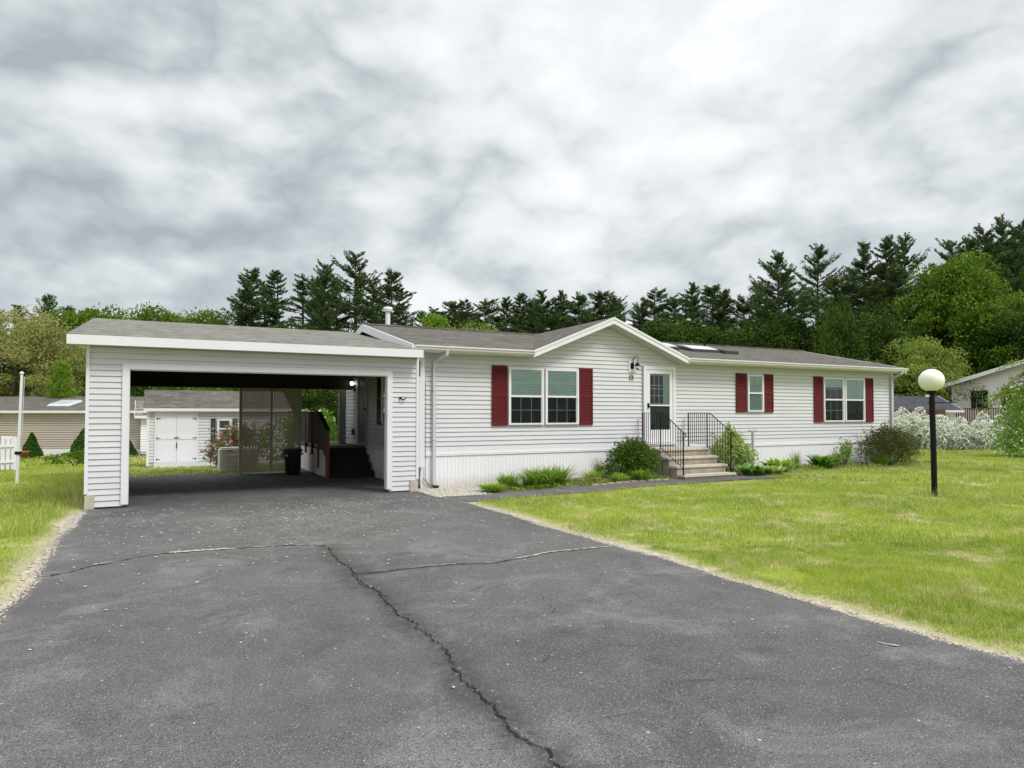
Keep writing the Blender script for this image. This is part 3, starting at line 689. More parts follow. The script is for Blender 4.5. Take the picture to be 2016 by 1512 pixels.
def shutter(F, a0, a1, z0, z1, parent, m, split=.5):
    mb = MB(); b = .028; st_ = .045
    F.box(mb, a0, a0+st_, b, b+.032, z0, z1); F.box(mb, a1-st_, a1, b, b+.032, z0, z1)
    zs = [z0, z0+.07], [z0+(z1-z0)*split-.03, z0+(z1-z0)*split+.03], [z1-.07, z1]
    for za, zb in zs: F.box(mb, a0+st_, a1-st_, b, b+.030, za, zb)
    F.box(mb, a0+st_, a1-st_, b-.002, b+.006, z0+.07, z1-.07)
    for za, zb in ((zs[0][1], zs[1][0]), (zs[1][1], zs[2][0])):
        n = max(2, int((zb-za)/.042)); h = (zb-za)/n
        for k in range(n):
            z = za+k*h; mb.hexa([F.p(a0+st_, b+.012, z), F.p(a1-st_, b+.012, z), F.p(a1-st_, b+.028, z), F.p(a0+st_, b+.028, z),
                                 F.p(a0+st_, b+.006, z+h*.86), F.p(a1-st_, b+.006, z+h*.86), F.p(a1-st_, b+.012, z+h*.86), F.p(a0+st_, b+.012, z+h*.86)])
    return mb.build('shutter', m, parent)
shutter(FF_, 7.60, 8.04, 1.53, 3.08, home, M['red_shutter'])
window(FF_, 8.07, 9.12, 1.55, 3.04, home, blind=(.49, 1.0), mull='white')
window(FF_, 9.17, 10.22, 1.55, 3.04, home, blind=(.49, 1.0))
shutter(FF_, 10.25, 10.69, 1.53, 3.08, home, M['red_shutter'])
shutter(FF_, 16.09, 16.53, 1.88, 3.11, home, M['faded_shutter'])
window(FF_, 16.57, 17.27, 1.90, 3.08, home, cols=2, blind=(0, 1.0), blind_mat='blind_white')
shutter(FF_, 17.31, 17.72, 1.88, 3.11, home, M['faded_shutter'])
shutter(FF_, 19.66, 20.08, 1.54, 3.10, home, M['faded_shutter'])
window(FF_, 20.12, 21.17, 1.56, 3.07, home, blind=(.80, 1.0), blind_mat='blind')
window(FF_, 21.22, 22.27, 1.56, 3.07, home, blind=(.50, 1.0), blind_mat='blind', lower_grille=False)
shutter(FF_, 22.31, 22.76, 1.54, 3.10, home, M['faded_shutter'])
# ---------------------------------------------------------------- storm door with glazed inner door
def storm_door():
    FF_ = Fr((0, HY0-.012, 0), (1, 0, 0), (0, -1, 0))
    a0, a1, z0, z1 = 12.44, 13.62, .99, 3.22
    t = MB()
    FF_.box(t, a0, a0+.10, .02, .075, z0, z1); FF_.box(t, a1-.10, a1, .02, .075, z0, z1); FF_.box(t, a0+.1, a1-.1, .02, .075, z1-.10, z1)
    FF_.box(t, a0, a1, .02, .12, z0-.05, z0)
    d = t.build('storm_door', M['white'], home)
    s = MB(); b0, b1 = a0+.115, a1-.115; w = .11
    FF_.box(s, b0, b0+w, .03, .062, z0+.01, z1-.11); FF_.box(s, b1-w, b1, .03, .062, z0+.01, z1-.11)
    FF_.box(s, b0+w, b1-w, .03, .062, z0+.01, z0+.38); FF_.box(s, b0+w, b1-w, .03, .062, z1-.22, z1-.11); FF_.box(s, b0+w, b1-w, .032, .066, 2.06, 2.10)
    s.build('door_leaf', M['white'], d)
    p = MB(); p.poly([FF_.p(b0+w, .046, 2.1), FF_.p(b1-w, .046, 2.1), FF_.p(b1-w, .046, z1-.22), FF_.p(b0+w, .046, z1-.22)]); p.build('pane', M['glass'], d)
    p = MB(); p.poly([FF_.p(b0+w, .046, z0+.38), FF_.p(b1-w, .046, z0+.38), FF_.p(b1-w, .046, 2.06), FF_.p(b0+w, .046, 2.06)]); p.build('pane', M['glass_screen'], d)
    g = MB(); c0, c1 = b0+w, b1-w
    FF_.box(g, c0, c1, .0195, .0205, z0+.3, z1-.15); g.build('backing', M['dark_room'], d)
    g = MB(); FF_.box(g, c0, c1, .021, .024, z0+.38, 2.03); g.build('inner_door', mat('green_grey_door', (.085, .125, .115), .5, .1, 3), d)
    g = MB(); gc = c0+(c1-c0)*.70
    for k in range(4):
        x = c0+.008+(gc-c0)*k/3; FF_.box(g, x-.010, x+.010, .026, .034, 2.10, z1-.28)
    for z in (2.10+.02, 2.36, 2.54+.02, 2.66, 2.98-.01): FF_.box(g, c0, gc, .0265, .0335, z-.009, z+.009)
    g.build('muntins', M['white'], d)
    g = MB()
    for k in range(9):
        x = gc+(c1-gc)*k/9; w_ = (c1-gc)/9
        g.poly([FF_.p(x, .022, 2.10), FF_.p(x+w_*.5, .027, 2.10), FF_.p(x+w_*.5, .027, z1-.22), FF_.p(x, .022, z1-.22)]); g.poly([FF_.p(x+w_*.5, .027, 2.10), FF_.p(x+w_, .022, 2.10), FF_.p(x+w_, .022, z1-.22), FF_.p(x+w_*.5, .027, z1-.22)])
    for k in range(4): FF_.box(g, c0, gc, .022, .025, z1-.27+k*.012, z1-.265+k*.012)
    g.build('curtain', M['curtain'], d)
    h = MB(); FF_.box(h, b0+.015, b0+.06, .062, .10, 2.0, 2.14); FF_.box(h, b0+.02, b0+.09, .08, .10, 2.03, 2.06); h.build('handle', M['black_iron'], d)
storm_door()
# wall lantern beside door
lp = onY(1247, 722, 15.68); lx_, lz_ = 12.06, 3.17
mb = MB(); FF_.box(mb, lx_-.12, lx_+.19, .02, .035, lz_-.15, lz_+.21); wl = mb.build('wall_lantern', M['white'], home)
mb = MB(); FF_.box(mb, lx_-.06, lx_+.05, .035, .06, lz_-.05, lz_+.11)
mb.tube([FF_.p(lx_, .06, lz_+.08), FF_.p(lx_+.0, .10, lz_+.26), FF_.p(lx_+.06, .16, lz_+.33), FF_.p(lx_+.10, .18, lz_+.27), FF_.p(lx_+.07, .18, lz_+.14)], .010, 6)
mb.tube([FF_.p(lx_+.03, .07, lz_+.12), FF_.p(lx_-.03, .10, lz_+.22), FF_.p(lx_+.04, .13, lz_+.27)], .007, 6); mb.build('bracket', M['black_iron'], wl)
mb = MB(); c = FF_.p(lx_+.07, .18, 0); mb.lathe([(.02, lz_+.13), (.075, lz_+.05), (.08, lz_+.03), (.03, lz_+.025)], c[:2], 12); mb.lathe([(.05, lz_-.08), (.05, lz_-.05), (.02, lz_-.04)], c[:2], 12); mb.build('cap', M['black_iron'], wl)
mb = MB(); mb.lathe([(.045, lz_-.05), (.055, lz_-.02), (.055, lz_+.02), (.04, lz_+.03)], c[:2], 12); mb.build('lamp_glass', M['white'], wl)
# house number
def text(s, size, loc, m, parent, name, u=(1, 0, 0), ext=.006):
    cu = bpy.data.curves.new(name, 'FONT'); cu.body = s; cu.size = size; cu.extrude = ext; cu.align_x = 'CENTER'
    o = bpy.data.objects.new(name, cu); COL.objects.link(o); dg = bpy.context.evaluated_depsgraph_get(); dg.update()
    me = bpy.data.meshes.new_from_object(o.evaluated_get(dg)); bpy.data.objects.remove(o)
    a = math.atan2(u[1], u[0]); mx = Matrix.Translation(Vector(loc)-wloc(parent)) @ Matrix.Rotation(a, 4, 'Z') @ Matrix.Rotation(math.pi/2, 4, 'X')
    me.transform(mx); me.materials.clear(); me.materials.append(m); o = bpy.data.objects.new(name, me); COL.objects.link(o); o.parent = parent; return o
text('13', .19, (12.02, HY0-.034, 2.80), M['digits'], home, 'house_number')
# roof furniture
def roof_at(px, py):   # point on the front slope under a pixel
    lo, hi = FE, RIDGE_Y+.2
    for _ in range(40):
        y = (lo+hi)/2; p = onY(px, py, y)
        if p[2] > roofz(y): lo = y
        else: hi = y
    return onY(px, py, (lo+hi)/2)
mb = MB(); vy = 20.6; vp = onY(763.5, 640, vy); mb.lathe([(.075, 4.1), (.075, vp[2]+.42)], (vp[0], vy), 14); mb.lathe([(.13, vp[2]+.42), (.15, vp[2]+.50), (.13, vp[2]+.555), (.05, vp[2]+.57)], (vp[0], vy), 14)
mb.build('flue_pipe', M['white'], home)
vy = 20.9; vp = onY(1236, 640, vy); mb = MB(); mb.lathe([(.11, 4.0), (.11, vp[2]+.02)], (vp[0], vy), 14); mb.lathe([(.20, vp[2]+.03), (.17, vp[2]+.08), (.05, vp[2]+.14)], (vp[0], vy), 14)
mb.build('roof_vent', M['gutter'], home)
def skylight(px0, px1, y0, y1, m, tall, nm):
    x0 = px0; x1 = px1; mb = MB(); b = tall
    z0, z1 = roofz(y0), roofz(y1)
    mb.hexa([(x0, y0, z0-.02), (x1, y0, z0-.02), (x1, y1, z1-.02), (x0, y1, z1-.02), (x0, y0, z0+b), (x1, y0, z0+b), (x1, y1, z1+b), (x0, y1, z1+b)])
    c = mb.build(nm, M['rug'], home)
    if m:
        mb = MB(); i = .05; n = 6
        for k in range(n):
            t0, t1 = k/n, (k+1)/n; ya, yb = y0+i+(y1-y0-2*i)*t0, y0+i+(y1-y0-2*i)*t1
            za, zb = roofz(ya)+b+.004+.05*math.sin(math.pi*t0), roofz(yb)+b+.004+.05*math.sin(math.pi*t1)
            mb.poly([(x0+i, ya, za), (x1-i, ya, za), (x1-i, yb, zb), (x0+i, yb, zb)])
        for x in (x0+i, x1-i): mb.poly([(x, y0+i+(y1-y0-2*i)*k/n, roofz(y0+i+(y1-y0-2*i)*k/n)+b+.004+.05*math.sin(math.pi*k/n)) for k in range(n+1)])
        mb.build('dome', m, c)
skylight(14.35, 15.5, 17.6, 18.8, M['skylight'], .10, 'skylight')
skylight(15.75, 17.0, 17.3, 18.5, M['skylight'], .10, 'skylight')
skylight(17.02, 17.65, 17.1, 17.45, None, .12, 'roof_vent_box')
mb = MB(); mb.tube([(17.9, 19.0, 4.2), (17.9, 19.0, 4.52)], .04, 8); mb.build('vent_stack', M['black_iron'], home)
# end wall furniture (under the carport)
def end_door():
    a0, a1, z0, z1 = 20.36, 21.25, .95, 3.0
    t = MB(); FL_.box(t, a0-.09, a0, .02, .06, z0, z1+.09); FL_.box(t, a1, a1+.09, .02, .06, z0, z1+.09); FL_.box(t, a0, a1, .02, .06, z1, z1+.09)
    FL_.box(t, a0-.09, a1+.09, .02, .07, z0-.06, z0-.001)
    d = t.build('side_door', M['post_grey'], home)
    s = MB(); FL_.box(s, a0, a1, .018, .04, z0, z1); s.build('door_leaf', mat('grey_door', (.16, .17, .17), .5, .1, 3), d)
    s = MB(); FL_.box(s, a0+.05, a0+.09, .04, .09, 1.95, 2.0); s.build('handle', M['black_iron'], d)
end_door()
window(FL_, 17.75, 18.72, 1.56, 3.0, home, cols=3, blind=(.6, 1), blind_mat='blind_white')
shutter(FL_, 18.76, 19.2, 1.53, 3.02, home, M['black_shutter'])
mb = MB(); FL_.box(mb, 21.74, 21.87, .02, .05, 2.55, 2.75); cc = FL_.p(21.96, .12, 0)
mb.tube([FL_.p(21.8, .03, 2.66), FL_.p(21.8, .08, 2.76), FL_.p(21.8, .12, 2.74)], .01, 6); sc_ = mb.build('side_lantern', M['black_iron'], home)
mb = MB(); cyy = 21.80; cz = onX(690.5, 755, HX0-.12)[2]; mb.lathe([(.01, cz-.07), (.045, cz-.05), (.055, cz), (.045, cz+.04), (.01, cz+.06)], (HX0-.12, cyy), 12)
mb.build('bulb', M['bulb'], sc_, smooth=True)
mb = MB(); mb.lathe([(.08, cz+.06), (.06, cz+.12), (.01, cz+.15)], (HX0-.12, cyy), 12); mb.build('cap', M['black_iron'], sc_)
mb = MB(); FL_.box(mb, 21.85, 21.97, .02, .08, 1.15, 1.35); mb.build('outlet_box', M['black_plastic'], home)

# ================================================================== CARPORT
carport = thing('carport', 'attached open carport with white trimmed opening and grey shingle roof', 'carport', (-1.18, 15.4, 0))
CY = 15.4; CB = 22.0; CX0, CX1 = -1.18, 5.50
FC = Fr((0, CY, 0), (1, 0, 0), (0, -1, 0))
def cspan(z):
    if z < 2.76: return [(CX0, -.55), (4.80, CX1)]
    return [(CX0, CX1)]
mb = siding(FC, .03, 3.20, cspan, lap=.115)
mb.box(CX0+.01, -.50, CY+.007, CY+.12, .1, 2.72); mb.box(4.76, CX1-.01, CY+.007, CY+.12, .1, 2.72); mb.box(CX0+.01, CX1-.01, CY+.007, CY+.12, 2.72, 3.3)
mb.build('front_wall', M['siding'], carport)
FCL = Fr((CX0, 0, 0), (0, 1, 0), (-1, 0, 0))
def crz(y): return 3.33+(4.36-3.33)*(y-15.05)/(21-15.05) if y < 21 else 4.36-(y-21)*.17
mb = siding(FCL, .10, 3.9, lambda z: [(CY+.02 if z < 3.25 else CY+.02+(z-3.25)/.173, CB)], lap=.115); mb.box(CX0+.006, CX0+.1, CY+.13, CB-.01, .1, 3.3)
mb.build('side_wall', M['siding'], carport)
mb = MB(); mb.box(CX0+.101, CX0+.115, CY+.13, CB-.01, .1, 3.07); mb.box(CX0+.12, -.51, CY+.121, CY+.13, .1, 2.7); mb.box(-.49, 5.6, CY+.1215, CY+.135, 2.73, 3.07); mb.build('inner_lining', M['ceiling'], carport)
tr = MB(); FC.box(tr, -.60, -.48, .020, .055, .07, 2.72); FC.box(tr, 4.74, 4.86, .020, .055, .09, 2.72); FC.box(tr, -.60, 4.86, .020, .055, 2.72, 2.83)
tr.box(-.50, -.47, CY-.018, CY+.14, .07, 2.72); tr.box(4.73, 4.76, CY-.018, CY+.14, .09, 2.72); tr.box(-.469, 4.729, CY-.018, CY+.14, 2.70, 2.719)
tr.build('opening_trim', M['white'], carport)
for _a, _b in ((CX0-.03, CX0+.03), (CX1-.05, CX1+.012)):
    tr = MB(); tr.box(_a, _b, CY-.036, CY+.06, .30, 3.2); tr.build('corner_trim', M['white'], carport)
for _a, _b, _c in ((CX0-.02, CX0+.14, .012), (CX1-.20, CX1-.02, .03)):
    tr = MB(); tr.box(_a, _b, CY-_c-.02, CY+.05, -.02, .27); tr.build('foundation_block', M['concrete_edge'], carport)
# carport roof
rb = MB(); ax0, ax1 = -1.50, 5.32
# right end tucks in under the house rake board
slab(rb, [(ax0, 15.05, 3.335), (5.335, 15.05, 3.335), (5.335, 21, 4.36), (ax0, 21, 4.36)], .04)
slab(rb, [(ax0, 21.001, 4.36), (5.335, 21.001, 4.36), (5.335, 22.7, 4.07), (ax0, 22.7, 4.07)], .04)
rb.build('roof', M['shingle_grey'], carport)
fb = MB(); fb.box(ax0, 5.50, 15.03, 15.05, 3.145, 3.325)
for ya, yb, za, zb in ((15.051, 21, 3.33, 4.355), (22.7, 21, 4.065, 4.355)):
    fb.hexa([(ax0-.0, ya, za-.18), (ax0+.02, ya, za-.18), (ax0+.02, yb, zb-.18), (ax0-.0, yb, zb-.18), (ax0-.0, ya, za-.002), (ax0+.02, ya, za-.002), (ax0+.02, yb, zb-.002), (ax0-.0, yb, zb-.002)])
fb.build('fascia', M['white'], carport)
mb = MB(); mb.box(ax0+.02, 5.49, 15.051, CY, 3.15, 3.165); mb.build('soffit', M['soffit'], carport)
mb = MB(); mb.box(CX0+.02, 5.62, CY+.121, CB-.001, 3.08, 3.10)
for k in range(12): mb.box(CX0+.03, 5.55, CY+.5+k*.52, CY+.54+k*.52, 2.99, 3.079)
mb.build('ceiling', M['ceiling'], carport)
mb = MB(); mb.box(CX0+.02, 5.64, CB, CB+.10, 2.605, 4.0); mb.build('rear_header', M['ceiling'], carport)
mb = MB(); mb.box(CX0+.1, 5.3, CB-.012, CB-.001, 2.60, 2.615); mb.build('rear_trim', M['lattice'], carport)
mb = MB(); mb.box(5.20, 5.42, CB, CB+.10, .0, 2.60); mb.build('post', M['post_grey'], carport)
mb = MB(); mb.box(2.21, 2.30, CB-.02, CB+.08, .0, 2.60); mb.build('post', M['post_grey'], carport)
mb = MB(); mb.box(3.93, 4.02, CB-.02, CB+.08, .0, 2.60); mb.build('post', M['post_grey'], carport)
mb = MB(); mb.box(3.10, 3.17, CB-.02, CB+.06, .06, 2.60); mb.build('post', M['post_grey'], carport)
mb = MB(); mb.box(CX0+.1, -.95, CB, CB+.10, .0, 2.60); mb.build('post', M['post_grey'], carport)
def lattice(x0, x1, z0, z1, y, parent):
    mb = MB(); sp_ = .094; w = .038
    def clip(c, s):  # line x = c + s*(z-z0)
        pts = []
        za, zb = z0, z1
        xa, xb = c, c+s*(z1-z0)
        # clip to x0..x1
        def z_at(x): return z0+(x-c)/s
        if s > 0:
            if xa < x0: za = z_at(x0)
            if xb > x1: zb = z_at(x1)
        else:
            if xa > x1: za = z_at(x1)
            if xb < x0: zb = z_at(x0)
        if zb-za < .02: return None
        return (c+s*(za-z0), za), (c+s*(zb-z0), zb)
    for s, yy in ((1, y), (-1, y+.008)):
        c = x0-(z1-z0) if s > 0 else x0
        end = x1 if s > 0 else x1+(z1-z0)
        while c < end:
            r = clip(c, s)
            if r: mb.bar((r[0][0], yy, r[0][1]), (r[1][0], yy, r[1][1]), w, .006, (0, 1, 0))
            c += sp_
    for a, b, c_, d_ in ((x0, x1, z0-.02, z0+.03), (x0, x1, z1-.03, z1)): mb.box(a, b, y-.008, y+.018, c_, d_)
    return mb.build('lattice_panel', M['lattice'], parent)
lattice(2.30, 3.10, .09, 2.59, CB+.02, carport); lattice(3.17, 3.93, .09, 2.59, CB+.02, carport)
# small hook plaque on the front
q = onY(792, 786, CY-.02)
mb = MB(); x, z = q[0], q[2]
mb.box(x-.075, x+.075, CY-.05, CY-.021, z-.0, z+.055); plq = mb.build('wall_plaque', M['black_iron'], carport)
mb = MB(); mb.tube([(x-.065, CY-.045, z-.002), (x-.05, CY-.05, z-.04), (x, CY-.05, z-.055), (x+.05, CY-.05, z-.04), (x+.065, CY-.045, z-.002)], .009, 6)
mb.box(x-.02, x+.05, CY-.06, CY-.051, z+.012, z+.04); mb.build('hook', M['white'], plq)

# ================================================================== DECK AND SIDE STAIRS
deck = thing('side_deck', 'dark wooden porch deck with stairs inside the carport', 'deck', (4.3, 19.3, 0))
mb = MB(); mb.box(4.28, 5.60, 20.5, 24.6, .80, .865); mb.build('platform', M['deck_wood'], deck)
for k in range(4):
    z = .21*(k+1)-.02; y = 19.40+k*.28
    mb = MB(); mb.box(4.33, 5.60, y, y+.30, z-.03, z); mb.box(4.33, 5.60, y+.02, y+.04, z-.21, z-.031); mb.build('stair_tread', M['tread_black'], deck)
mb = MB(); mb.box(4.30, 4.325, 19.7, 24.5, .02, .20)
for y0_, y1_, zz in ((19.45, 19.75, .2), (19.75, 20.05, .42), (20.05, 20.35, .62), (20.35, 24.5, .79)): mb.box(4.295, 4.32, y0_, y1_, .02, zz)
mb.build('stringer', M['dark_wood'], deck)
mb = MB(); z = .03
FD = Fr((4.27, 0, 0), (0, 1, 0), (-1, 0, 0))
while z < .78:
    y0_ = 19.48 if z < .45 else 19.48+(z-.45)*1.6
    mb.poly([FD.p(y0_, .0, z), FD.p(24.4, .0, z), FD.p(24.4, .034, z+.03), FD.p(y0_, .034, z+.03)]); mb.poly([FD.p(y0_, .034, z+.03), FD.p(24.4, .034, z+.03), FD.p(24.4, .0, z+.042), FD.p(y0_, .0, z+.042)]); z += .042
mb.build('skirt', M['siding_white'], deck)
mb = MB(); mb.box(4.21, 4.30, 19.30, 19.40, .0, 1.36); mb.build('newel_post', M['brown_wood'], deck)
for y in (20.42, 21.3, 22.3, 23.4):
    mb = MB(); mb.box(4.20, 4.29, y, y+.09, .25 if y < 20.5 else .60, 1.86); mb.build('post', M['brown_wood'] if y < 20.5 else M['dark_wood'], deck)
mb = MB(); mb.box(4.17, 4.32, 20.40, 24.4, 1.86, 1.90)
mb.hexa([(4.18, 19.28, 1.36), (4.31, 19.28, 1.36), (4.31, 20.42, 1.84), (4.18, 20.42, 1.84), (4.18, 19.28, 1.40), (4.31, 19.28, 1.40), (4.31, 20.42, 1.89), (4.18, 20.42, 1.89)])
mb.build('handrail', M['dark_wood'], deck)
mb = MB(); y = 20.52
while y < 24.3: mb.box(4.215, 4.235, y, y+.13, .93, 1.86); y += .137
y = 19.45
while y < 20.38: mb.hexa([(4.215, y, .62+.5*(y-19.4)*.9), (4.235, y, .62+.5*(y-19.4)*.9), (4.235, y+.13, .68+.5*(y-19.4)*.9), (4.215, y+.13, .68+.5*(y-19.4)*.9), (4.215, y, 1.37+(y-19.4)*.42), (4.235, y, 1.37+(y-19.4)*.42), (4.235, y+.13, 1.42+(y-19.4)*.42), (4.215, y+.13, 1.42+(y-19.4)*.42)]); y += .137
mb.build('railing_boards', M['dark_wood'], deck)

# trash can
tcn_ = thing('trash_can', 'black lidded trash can standing by the lattice screen', 'trash can', (3.68, 21.45, .012))
mb = MB(); mb.lathe([(.20, 0), (.21, .02), (.255, .66), (.27, .70), (.255, .70), (.0, .69)], seg=20); mb.build('body', M['black_plastic'], tcn_, True, world=False)
mb = MB(); mb.lathe([(.285, .69), (.29, .73), (.24, .77), (.08, .79), (.0, .79)], seg=20); mb.build('lid', M['black_plastic'], tcn_, True, world=False)
for s in (-1, 1):
    mb = MB(); mb.box(s*.28-.02, s*.28+.02, -.06, .06, .58, .63); mb.build('handle', M['black_plastic'], tcn_, world=False)
mb = MB(); mb.box(-.25, -.17, -.20, -.19, .55, .60); mb.build('sticker', M['post_grey'], tcn_, world=False)

# ================================================================== FRONT STEPS
SX0, SX1 = 12.28, 14.12
steps = thing('front_steps', 'weathered concrete entry steps with black iron handrails', 'steps', ((SX0+SX1)/2, 14.8, .1))
def tread_block(y0_, y1_, zt, name='step'):
    mb = MB(); ov = .03
    mb.box(SX0+.05, SX1-.05, y0_+.04, y1_, .0, zt-.055)
    b_ = mb.build(name, M['concrete'], steps)
    mb = MB(); mb.hexa([(SX0, y0_, zt-.055), (SX1, y0_, zt-.055), (SX1, y1_+.02, zt-.055), (SX0, y1_+.02, zt-.055), (SX0+.006, y0_+.008, zt), (SX1-.006, y0_+.008, zt), (SX1-.006, y1_+.02, zt), (SX0+.006, y1_+.02, zt)])
    mb.build('tread', M['concrete_edge'], b_)
tread_block(14.76, 15.69, .87, 'landing'); 
tread_block(14.44, 14.73, .655); tread_block(14.12, 14.41, .44); tread_block(13.80, 14.09, .225)
def handrail(x):
    mb = MB(); yb, ym, yf = 15.62, 14.84, 13.93
    zt = 1.86; zb = .99; zf = 1.33
    for y, z0_, z1_ in ((yb, .87, zt), (ym, .87, zt), (yf, .225, zf)):
        mb.box(x-.013, x+.013, y-.013, y+.013, z0_, z1_); mb.box(x-.04, x+.04, y-.04, y+.04, z0_, z0_+.008)
    def rail(p, q, w=.03, h=.012): mb.bar((x, p[0], p[1]), (x, q[0], q[1]), w, h, (0, -(q[1]-p[1]), (q[0]-p[0])))
    rail((yb, zt), (ym-.11, zt)); rail((ym-.11, zt), (yf-.02, zf)); rail((yb, zb-.02), (ym, zb-.02), .02, .01); rail((ym, .90), (yf, .38), .02, .01)
    mb.tube([(x, yf-.02, zf), (x, yf-.09, zf-.03), (x, yf-.11, zf-.09), (x, yf-.06, zf-.12)], .014, 6)
    o = mb.build('handrail', M['black_iron'], steps)
    n = 9
    for k in range(1, n):
        y = yb+(ym-yb)*k/n; b_ = MB(); b_.box(x-.006, x+.006, y-.006, y+.006, zb-.02, zt); b_.build('baluster', M['black_iron'], o)
    n = 9
    for k in range(1, n):
        y = ym+(yf-ym)*k/n; t_ = k/n; top = zt if y > ym-.11 else zt+(zf-zt)*((ym-.11-y)/(ym-.11-yf)); bot = .90+(.38-.90)*t_
        b_ = MB(); b_.box(x-.006, x+.006, y-.006, y+.006, bot, top); b_.build('baluster', M['black_iron'], o)
handrail(SX0+.07); handrail(SX1-.07)

# ================================================================== FOLIAGE TOOLS
def leaf_quads(C_, size, r, up=.0, aspect=.55, D=None):
    """kite shaped leaves: centres C_, per-leaf size array"""
    n = len(C_); d = r.normal(size=(n, 3)) if D is None else D+r.normal(size=(n, 3))*.35
    d[:, 2] += up; d /= np.linalg.norm(d, axis=1)[:, None]+1e-9
    q = r.normal(size=(n, 3)); s_ = np.cross(d, q); s_ /= np.linalg.norm(s_, axis=1)[:, None]+1e-9
    s = np.asarray(size)[:, None] if np.ndim(size) else size
    a = C_-d*s*.5; b = C_+s_*s*aspect*.5; c = C_+d*s*.5; e = C_-s_*s*aspect*.5
    V = np.stack([a, b, c, e], 1).reshape(-1, 3); F_ = np.arange(n*4).reshape(-1, 4)
    return V, F_
def merge(parts):
    V = []; F_ = []; o = 0
    for v, f in parts: V.append(v); F_.append(f+o); o += len(v)
    return np.concatenate(V), np.concatenate(F_)
def crown_points(r, n, H, Rx, z0, nb=26, shape='dome'):
    """clumpy crown: blobs scattered through a volume, leaves on their shells"""
    P = []; per = max(1, n//nb)
    for k in range(nb):
        u = r.uniform(0, 1)**.8; z = z0+(H-z0)*u
        prof = math.sin(math.pi*min(1, .16+.80*u))**.7 if shape == 'dome' else (1-u)**.8+.12
        rad = Rx*prof*math.sqrt(r.uniform(.05, 1))*r.uniform(.85, 1.22); a = r.uniform(0, 6.283)
        c = np.array([rad*math.cos(a), rad*math.sin(a), z]); br = Rx*r.uniform(.10, .32)
        v = r.normal(size=(per, 3)); v /= np.linalg.norm(v, axis=1)[:, None]; rr_ = br*(r.uniform(.45, 1, per)**.5)[:, None]
        pts = c+v*rr_*np.array([1.15, 1.15, .72]); pts += r.normal(size=pts.shape)*br*.10
        P.append(pts)
    return np.concatenate(P)
def trunk_mesh(r, H, rad, limbs=7, spread=2.0, lean=0.1):
    mb = MB(); top = (r.uniform(-lean, lean), r.uniform(-lean, lean), H)
    mb.tube([(0, 0, -.6), (0.0, 0, H*.2), (top[0]*.5, top[1]*.5, H*.5), top], [rad*1.2, rad, rad*.65, rad*.15], 7)
    for k in range(limbs):
        z = H*r.uniform(.25, .8); a = r.uniform(0, 6.28); l = spread*r.uniform(.5, 1)
        mb.tube([(0, 0, z), (l*.5*math.cos(a), l*.5*math.sin(a), z+l*.35), (l*math.cos(a), l*math.sin(a), z+l*.8)], [rad*.4, rad*.25, rad*.06], 5)
    return mb
def decid_proto(seed, H, R_, n, leaf, m, nb=28, z0=.18, shape='dome', name='deciduous_tree'):
    r = np.random.default_rng(seed); rp = random.Random(seed)
    root = bpy.data.objects.new(name, None); COL.objects.link(root)
    mb = trunk_mesh(rp, H*.85, H*.018, 8, R_*.75); mb.build('trunk', M['bark'], root, world=False)
    P_ = crown_points(r, n, H*.97, R_, H*z0, nb, shape)
    V, F_ = leaf_quads(P_, r.uniform(.7, 1.3, len(P_))*leaf, r, .0, .7); npmesh('crown', V, F_, m, root, world=False)
    return root
def pine_proto(seed, H, R_, m, gap=0.25, z0=.12, name='pine_tree', lay=.62, dens=1.0, asc=.18):
    r = np.random.default_rng(seed); rp = random.Random(seed)
    root = bpy.data.objects.new(name, None); COL.objects.link(root)
    mb = MB(); mb.tube([(0, 0, -.6), (0, 0, H*.5), (rp.uniform(-.2, .2), rp.uniform(-.2, .2), H)], [H*.014, H*.009, .02], 7)
    parts = []; z = H*z0
    while z < H*.985:
        u = (z-H*z0)/(H*(1-z0)); rw = rp.uniform(.62, 1.18); prof = ((1-u)**.62*min(1, .5+u*2.0)+.05)*rw; 
        for k in range(rp.randint(4, 7)):
            if rp.random() < gap*(1-u): continue
            a = rp.uniform(0, 6.283); Lb = R_*prof*rp.uniform(.5, 1.25); rise = asc+.55*u*u+rp.uniform(-.08, .12)
            d = np.array([math.cos(a), math.sin(a), 0]); zz = z+rp.uniform(-.25, .25)
            end = d*Lb+np.array([0, 0, zz+Lb*rise+.25*Lb*.3])
            if Lb > .6: mb.tube([(0, 0, zz), tuple(d*Lb*.5+np.array([0, 0, zz+Lb*.5*rise*.6])), tuple(end)], [.05, .035, .012], 4, cap=False)
            n = int((Lb*42+16)*dens); t_ = r.uniform(.22, 1.02, n)
            side = np.cross(d, [0, 0, 1]); wid = (.10+.30*Lb*.5*(1-np.abs(t_-.62)*1.3).clip(.15, 1))
            c = d*(Lb*t_)[:, None]+side*(r.uniform(-1, 1, n)*wid)[:, None]; c[:, 2] += zz+Lb*t_*rise*(.5+.5*t_)+r.normal(size=n)*.07+.03
            D = d*.7+side*r.uniform(-1, 1, n)[:, None]*.7; D[:, 2] += .35
            parts.append(leaf_quads(c, r.uniform(.20, .46, n), r, .0, .26, D))
        z += lay*rp.uniform(.75, 1.2)*(1-.35*u)
    mb.build('trunk', M['bark'], root, world=False)
    V, F_ = merge(parts); npmesh('crown', V, F_, m, root, world=False)
    return root
PROTO_N = {}
ORD = ['leftmost', 'second from left', 'third from left', 'fourth from left', 'fifth from left', 'sixth from left', 'seventh from left', 'eighth from left', 'ninth from left', 'tenth from left', 'eleventh from left', 'twelfth from left', 'thirteenth from left', 'fourteenth from left', 'fifteenth from left']
